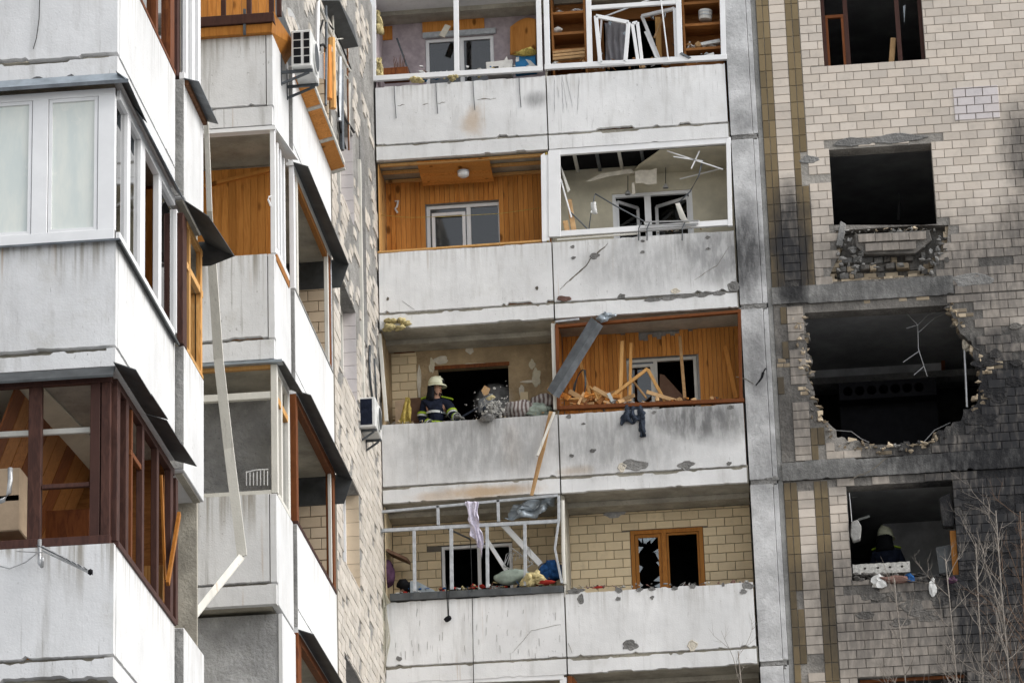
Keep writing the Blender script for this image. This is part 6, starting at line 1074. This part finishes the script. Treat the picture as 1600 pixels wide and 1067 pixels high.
    for z, r_ in ((.03,.12),(-.06,.125),(-.16,.15),(-.22,.15)): ng.append([h+up*z-L*.03+L*math.cos(a)*r_*.95+side*math.sin(a)*r_ for a in [math.pi*.32+i*(2*math.pi-math.pi*.64)/13 for i in range(14)]]+[h+up*z-L*.03+L*math.cos(a)*r_*.82+side*math.sin(a)*r_*.86 for a in [2*math.pi-math.pi*.32-i*(2*math.pi-math.pi*.64)/13 for i in range(14)]])
    MB().loft(ng).build('neck_guard', M['black'], t, 0, True)
    for s in (-1, 1): MB().lump(h+L*.083+side*s*.032+up*.022, (.011,.011,.007), 1, 0, 1).build('eye', M['black'], t); MB().bar(h+L*.088+side*s*.018+up*.04, h+L*.08+side*s*.05+up*.042, .008, .008).build('eyebrow', M['hair'], t)
    MB().bar(h+L*.083-side*.022-up*.052, h+L*.083+side*.022-up*.052, .008, .008).build('mouth', M['redwood'], t)
    MB().tube([h+side*.09-up*.02, h+side*.07-up*.1+L*.03, h-up*.125+L*.05, h-side*.07-up*.1+L*.03, h-side*.09-up*.02], .008, 5).build('chin_strap', M['black'], t)
    return t
YF = D+.42
hd = oy(682, 607, YF); fl = V(hd.x-.03, YF, zb(3)+.022)
JF = {'r': (oy(702,631,YF-.05), oy(709,652,YF-.16), oy(715,652,YF-.24)), 'l': (oy(663,631,YF+.04), oy(659,658,YF-.0), oy(676,664,YF-.2))}
firefighter('firefighter in cream helmet and dark jacket shovelling debris off the loggia', fl, hd, (.86, -.5, -.08), JF, ((.03,'l'),(-.005,'s'),(-.04,'l'),(.2,'s')))
sv = thing('shovel', 'long-handled shovel pushed out by the firefighter with rubble on its blade', 'shovel', oy(714,657,YF-.24)); p0, p1 = oy(700,664,YF-.2), oy(748,636,D+.05); MB().tube([p0, p1], .016, 8).build('handle', M['denim'], sv)
MB().sheet(lambda u, v: p1+V(.22*u, -.02-.02*math.sin(u*3), .1*u+(v-.5)*.2-.03*math.cos((v-.5)*3)), 6, 6, .004).build('blade', M['darkzinc'], sv, 0, True)
random.seed(52); mb = MB(); c = oy(763, 636, D-.05)
for i in range(260):
    r_ = abs(random.gauss(0, .1))+abs(random.gauss(0, .08)); r_ *= .55 if i <= 60 else 1; a = ru(0, 6.28); p = c+V(math.cos(a)*r_*1.1+.05, ru(-.12,.1), math.sin(a)*r_*1.0+.0); s_ = ru(.003,.010) if i > 60 else ru(.01,.028)
    mb.lump(p, (s_*ru(.7,1.5), s_, s_*ru(.6,1.4)), i, .5, 1)
o = stuff(mb.build('flying_debris', M['crumb'], None)); tag(o, 'burst of pale rubble crumbs flying off the shovel', 'debris')
scrap('wood_fragment', 'rawwood', 'pale wooden fragment tumbling in the burst of rubble', 'fragment', [(752,610),(757,602),(766,607),(762,616),(756,618)], D-.1, .03); heap('yellow_chunk', 'wool', 'yellow chunk tumbling in the burst of rubble', 'debris', 767, 621, D-.12, (.06,.04,.04), 1, 3, .5, 2); heap('dark_chunk', 'denim', 'dark chunk tumbling in the burst of rubble', 'debris', 757, 637, D-.12, (.035,.03,.035), 1, 4, .4, 2)
heap('falling_plaster', 'spall', 'grey plaster lump dropping over the parapet below the shovel', 'debris', 760, 652, D-.06, (.09,.06,.06), 3, 5, .5, 2, .06)
# dust puff
mb = MB().lump(oy(772, 630, D-.05), (.38,.22,.34), 3, .2, 3); o = mb.build('dust_cloud', None, None); o['kind'] = 'stuff'; tag(o, 'small pale dust cloud around the thrown rubble', 'dust')
mt = bpy.data.materials.new('dust'); mt.use_nodes = True; nt = mt.node_tree; nt.nodes.remove(nt.nodes['Principled BSDF']); pv = nt.nodes.new('ShaderNodeVolumePrincipled'); pv.inputs['Color'].default_value = (.85,.84,.82,1); gg = nt.nodes.new('ShaderNodeNewGeometry'); nn = nt.nodes.new('ShaderNodeTexNoise'); nn.inputs['Scale'].default_value = 7; nn.inputs['Detail'].default_value = 4
vs = nt.nodes.new('ShaderNodeVectorMath'); vs.operation = 'DISTANCE'; vs.inputs[1].default_value = oy(772,630,D-.05); mr = nt.nodes.new('ShaderNodeMapRange'); mr.inputs['From Min'].default_value = .36; mr.inputs['From Max'].default_value = .0; mr.inputs['To Max'].default_value = 3.2; m1 = nt.nodes.new('ShaderNodeMapRange'); m1.inputs['From Min'].default_value = .38; m1.inputs['From Max'].default_value = .7
mu = nt.nodes.new('ShaderNodeMath'); mu.operation = 'MULTIPLY'; L_ = nt.links; L_.new(gg.outputs['Position'], nn.inputs['Vector']); L_.new(gg.outputs['Position'], vs.inputs[0]); L_.new(vs.outputs['Value'], mr.inputs['Value']); L_.new(nn.outputs['Fac'], m1.inputs['Value']); L_.new(mr.outputs[0], mu.inputs[0]); L_.new(m1.outputs[0], mu.inputs[1]); L_.new(mu.outputs[0], pv.inputs['Density']); L_.new(pv.outputs[0], nt.nodes['Material Output'].inputs['Volume']); o.data.materials.append(mt)
# second firefighter, seen from behind in the lower opening
Y2 = D+1.5; hd = oy(1384, 842, Y2); fl = V(hd.x+.05, Y2+.05, hd.z-1.62)
J2 = {'r': (hd+V(.17,-.02,-.24), hd+V(.27,.1,-.5), hd+V(.33,.25,-.7)), 'l': (hd+V(-.17,.02,-.24), hd+V(-.25,.12,-.5), hd+V(-.1,.3,-.62))}
firefighter('firefighter in pale helmet turned away inside the dark lower opening', fl, hd, (.55, .8, -.1), J2, ((.06,'l'),(-.02,'l'),(-.06,'s')))
for i, (a, c) in enumerate((((1331,776),(1356,771)), ((1340,812),(1359,806)))): stick('pale_strip', 'silver', ['upper pale strip hanging in the dark of the lower opening','lower pale strip hanging in the dark of the lower opening'][i], 'strip', a, c, .035, .02, D+1.1)
# ------------------------------------------------------------------ bare trees in front of the facade
def tree(label, px, ptop, Y, seed, spread=1., n=16, mat='bark', lean=0., start=3.2, r0=.026):
    random.seed(seed); top = oy(px, ptop, Y); base = V(top.x-lean, Y, 0); t = thing('bare_tree', label, 'tree', base, 'bare trees before the facade'); N = 14; P = []
    for i in range(N+1):
        f = i/N; P.append(base.lerp(top, f)+V(.09*math.sin(f*7+seed), .09*math.cos(f*5+seed), 0)*(0 if i == 0 else 1))
    MB().tube(P, [r0*(1-.9*i/N)+.004 for i in range(N+1)], 7).build('trunk', M[mat], t, 0, True); cr = MB()
    def branch(p, d, l, r, lev):
        q = [p]; k = 6 if lev < 2 else 4; dd = d.copy()
        for i in range(k):
            dd = (dd+V(ru(-.22,.22), ru(-.2,.2), .08+ru(-.12,.12))).normalized(); q.append(q[-1]+dd*l/k)
        cr.tube(q, [r*(1-.75*i/k) for i in range(k+1)], 4 if lev else 5)
        if lev < 2:
            for j in range(4 if lev == 0 else 2):
                s_ = random.randint(1, k-1); a = ru(0, 6.28); nd = (q[s_+1]-q[s_]).normalized(); side = nd.cross(V(math.cos(a), math.sin(a), .2)).normalized(); branch(q[s_], (nd*.75+side*ru(.45,.8)).normalized(), l*ru(.35,.6), r*.55, lev+1)
    for i in range(n):
        f = 1-(i/n)*(start/top.z)-.005; s_ = min(N-1, int(f*N)); p = P[s_].lerp(P[s_+1], f*N-s_); a = ru(0, 6.28); ang = ru(.45,1.05)
        branch(p, V(math.cos(a)*math.sin(ang)*spread, math.sin(a)*math.sin(ang)*.7, math.cos(ang)), ru(.5,1.15)*(.55+.8*i/n), .0075*(.7+.5*i/n), 0)
    cr.build('crown', M[mat], t); return t
tree('slender bare sapling with pale twigs below the lower window opening', 1403, 905, 45.5, 3, .8, 16)
tree('bare sapling with a pale stem rising past the corner of the lower opening', 1470, 870, 44.5, 8, .8, 15)
tree('bare tree with fine pale twigs before the blackened tiles', 1530, 850, 46, 5, .9, 15)
tree('bare brown-twigged tree with the thickest crown at the blackened wall', 1592, 800, 44, 12, 1., 24, 'barkdark')
tree('bare tree with tall pale shoots reaching towards the blast hole', 1566, 800, 43, 17, .7, 18)
tree('low bare shrub tips rising before the pier', 1150, 1015, 46, 21, 1.3, 5, 'bark', 0, 2., .03)
# ------------------------------------------------------------------ loose litter on ledges and parapets
def litter(label, name, pts, Y, n, seed, mats, size=(.012, .05), cat='rubble', dy=.1, dz=.03):
    """small mixed fragments along a line; one heap per kind of stuff nobody could count"""
    random.seed(seed); mb = MB(); me_m = [M[q] for q in mats]; fm = []
    for i in range(n):
        t = rnd()*(len(pts)-1); k = int(t); a = oy(*pts[k], Y).lerp(oy(*pts[k+1], Y), t-k)+V(0, ru(0, dy), abs(random.gauss(0, dz))); s_ = ru(*size); f0 = len(mb.f); m_ = random.randrange(len(mats))
        if rnd() < .45: d = V(ru(-1,1), ru(-.5,.5), ru(-.4,.7)).normalized()*s_*ru(1, 3.2); mb.bar(a-d/2, a+d/2, s_*.35, s_*.2)
        else: mb.lump(a, (s_*ru(.5,1.3), s_*.8, s_*ru(.3,.9)), i, .6, 1)
        fm += [m_]*(len(mb.f)-f0)
    me = mb.mesh(name)
    for q in me_m: me.materials.append(q)
    if len(me.polygons) == len(fm): me.polygons.foreach_set('material_index', fm)
    o = bpy.data.objects.new(name, me); COL.objects.link(o); stuff(o); return tag(o, label, cat)
litter('splinters and crumbs strewn along the sill of the wrecked pine loggia', 'wood_litter', [(880,636),(960,632),(1060,628),(1155,622)], D+.06, 170, 61, ('rawwood','pine','paper','spall','redwood'), (.012,.05), 'litter', .25, .03)
litter('small crumbs of plaster along the parapet under the firefighter', 'plaster_litter', [(605,660),(700,656),(860,645)], D+.06, 90, 62, ('crumb','spall','plaster'), (.008,.03), 'litter', .3, .015)
litter('shredded belongings along the sill behind the grey grid', 'household_litter', [(615,926),(700,921),(790,914),(872,908)], D+.06, 150, 63, ('paper','bluecloth','brownboard','wool','redcloth','crumb'), (.012,.05), 'litter', .3, .035)
litter('broken bits behind the rail of the lilac loggia', 'household_litter', [(600,120),(700,114),(840,106)], D+.12, 110, 64, ('paper','wool','brownboard','bluebox','crumb'), (.012,.045), 'litter', .3, .04)
litter('glass splinters and wood bits along the rail of the shelving loggia', 'household_litter', [(865,101),(960,97),(1120,87)], D+.1, 130, 65, ('paper','rawwood','shard','crumb','cabinet'), (.012,.05), 'litter', .3, .03)
litter('splinters along the bottom rail of the cream loggia frame', 'wood_litter', [(880,364),(1000,357),(1130,347)], D+.05, 90, 66, ('rawwood','pvc','drywall','crumb'), (.01,.045), 'litter', .25, .02)
litter('brick crumbs along the foot of the blast hole', 'brick_litter', [(1270,700),(1380,700),(1480,690)], D+.04, 140, 67, ('brickcore','crumb','spall'), (.012,.045), 'rubble', .25, .02)
litter('concrete crumbs on the chipped parapet of the yellow tiled loggia', 'concrete_litter', [(892,917),(1000,914),(1170,908)], D+.03, 70, 68, ('crumb','spall','brickred'), (.01,.03), 'litter', .1, .01)
litter('chips and scraps spread before the bare upper window sill', 'brick_litter', [(1305,362),(1390,358),(1470,356)], D+.0, 60, 69, ('brickcore','crumb','spall'), (.012,.04), 'rubble', .2, .015)
litter('clutter on the shelves beside the white divider', 'household_litter', [(866,18),(912,16)], D+.25, 26, 70, ('paper','brownboard','bluecloth'), (.02,.06), 'litter', .2, .03)
litter('jumble on the shelves next to the pier', 'household_litter', [(1072,74),(1125,70)], D+.24, 30, 71, ('paper','rawwood','brownboard','whitebox'), (.02,.07), 'litter', .2, .03)
random.seed(72)
for i, (a, c, wd, mt, Y0, Y1, lb) in enumerate((((1062,525),(1070,622),.05,'rawwood',D+.7,D+.5,'loose plank leaning beside the dark opening of the wrecked pine loggia'), ((1133,540),(1150,622),.07,'pine',D+.75,D+.6,'wide plank fallen against the end of the wrecked pine loggia'), ((1010,612),(1062,628),.06,'rawwood',D+.15,D+.3,'plank lying low before the leaning brown panel'), ((905,560),(925,628),.05,'pinelight',D+.6,D+.5,'thin plank standing behind the dangling flashing'), ((940,30),(935,98),.03,'pvc',D+.35,D+.3,'white sash bar standing behind the tilted casement'), ((1008,50),(1026,92),.035,'pvc',D+.4,D+.2,'white sash bar slanting between two casements'), ((1036,28),(1022,60),.03,'rawwood',D+.6,D+.5,'splintered lath leaning on the orange upright'), ((620,60),(640,115),.03,'rack',D+.5,D+.4,'dark rod leaning before the lilac paper'), ((700,40),(690,58),.1,'drywall',D+.6,D+.55,'strip of torn board hanging over the lilac loggia window'))):
    stick('loose_plank' if mt not in ('pvc', 'rack') else 'loose_bar', mt, lb, 'plank' if mt not in ('pvc', 'rack') else 'bar', a, c, wd, .02, Y0, Y1)
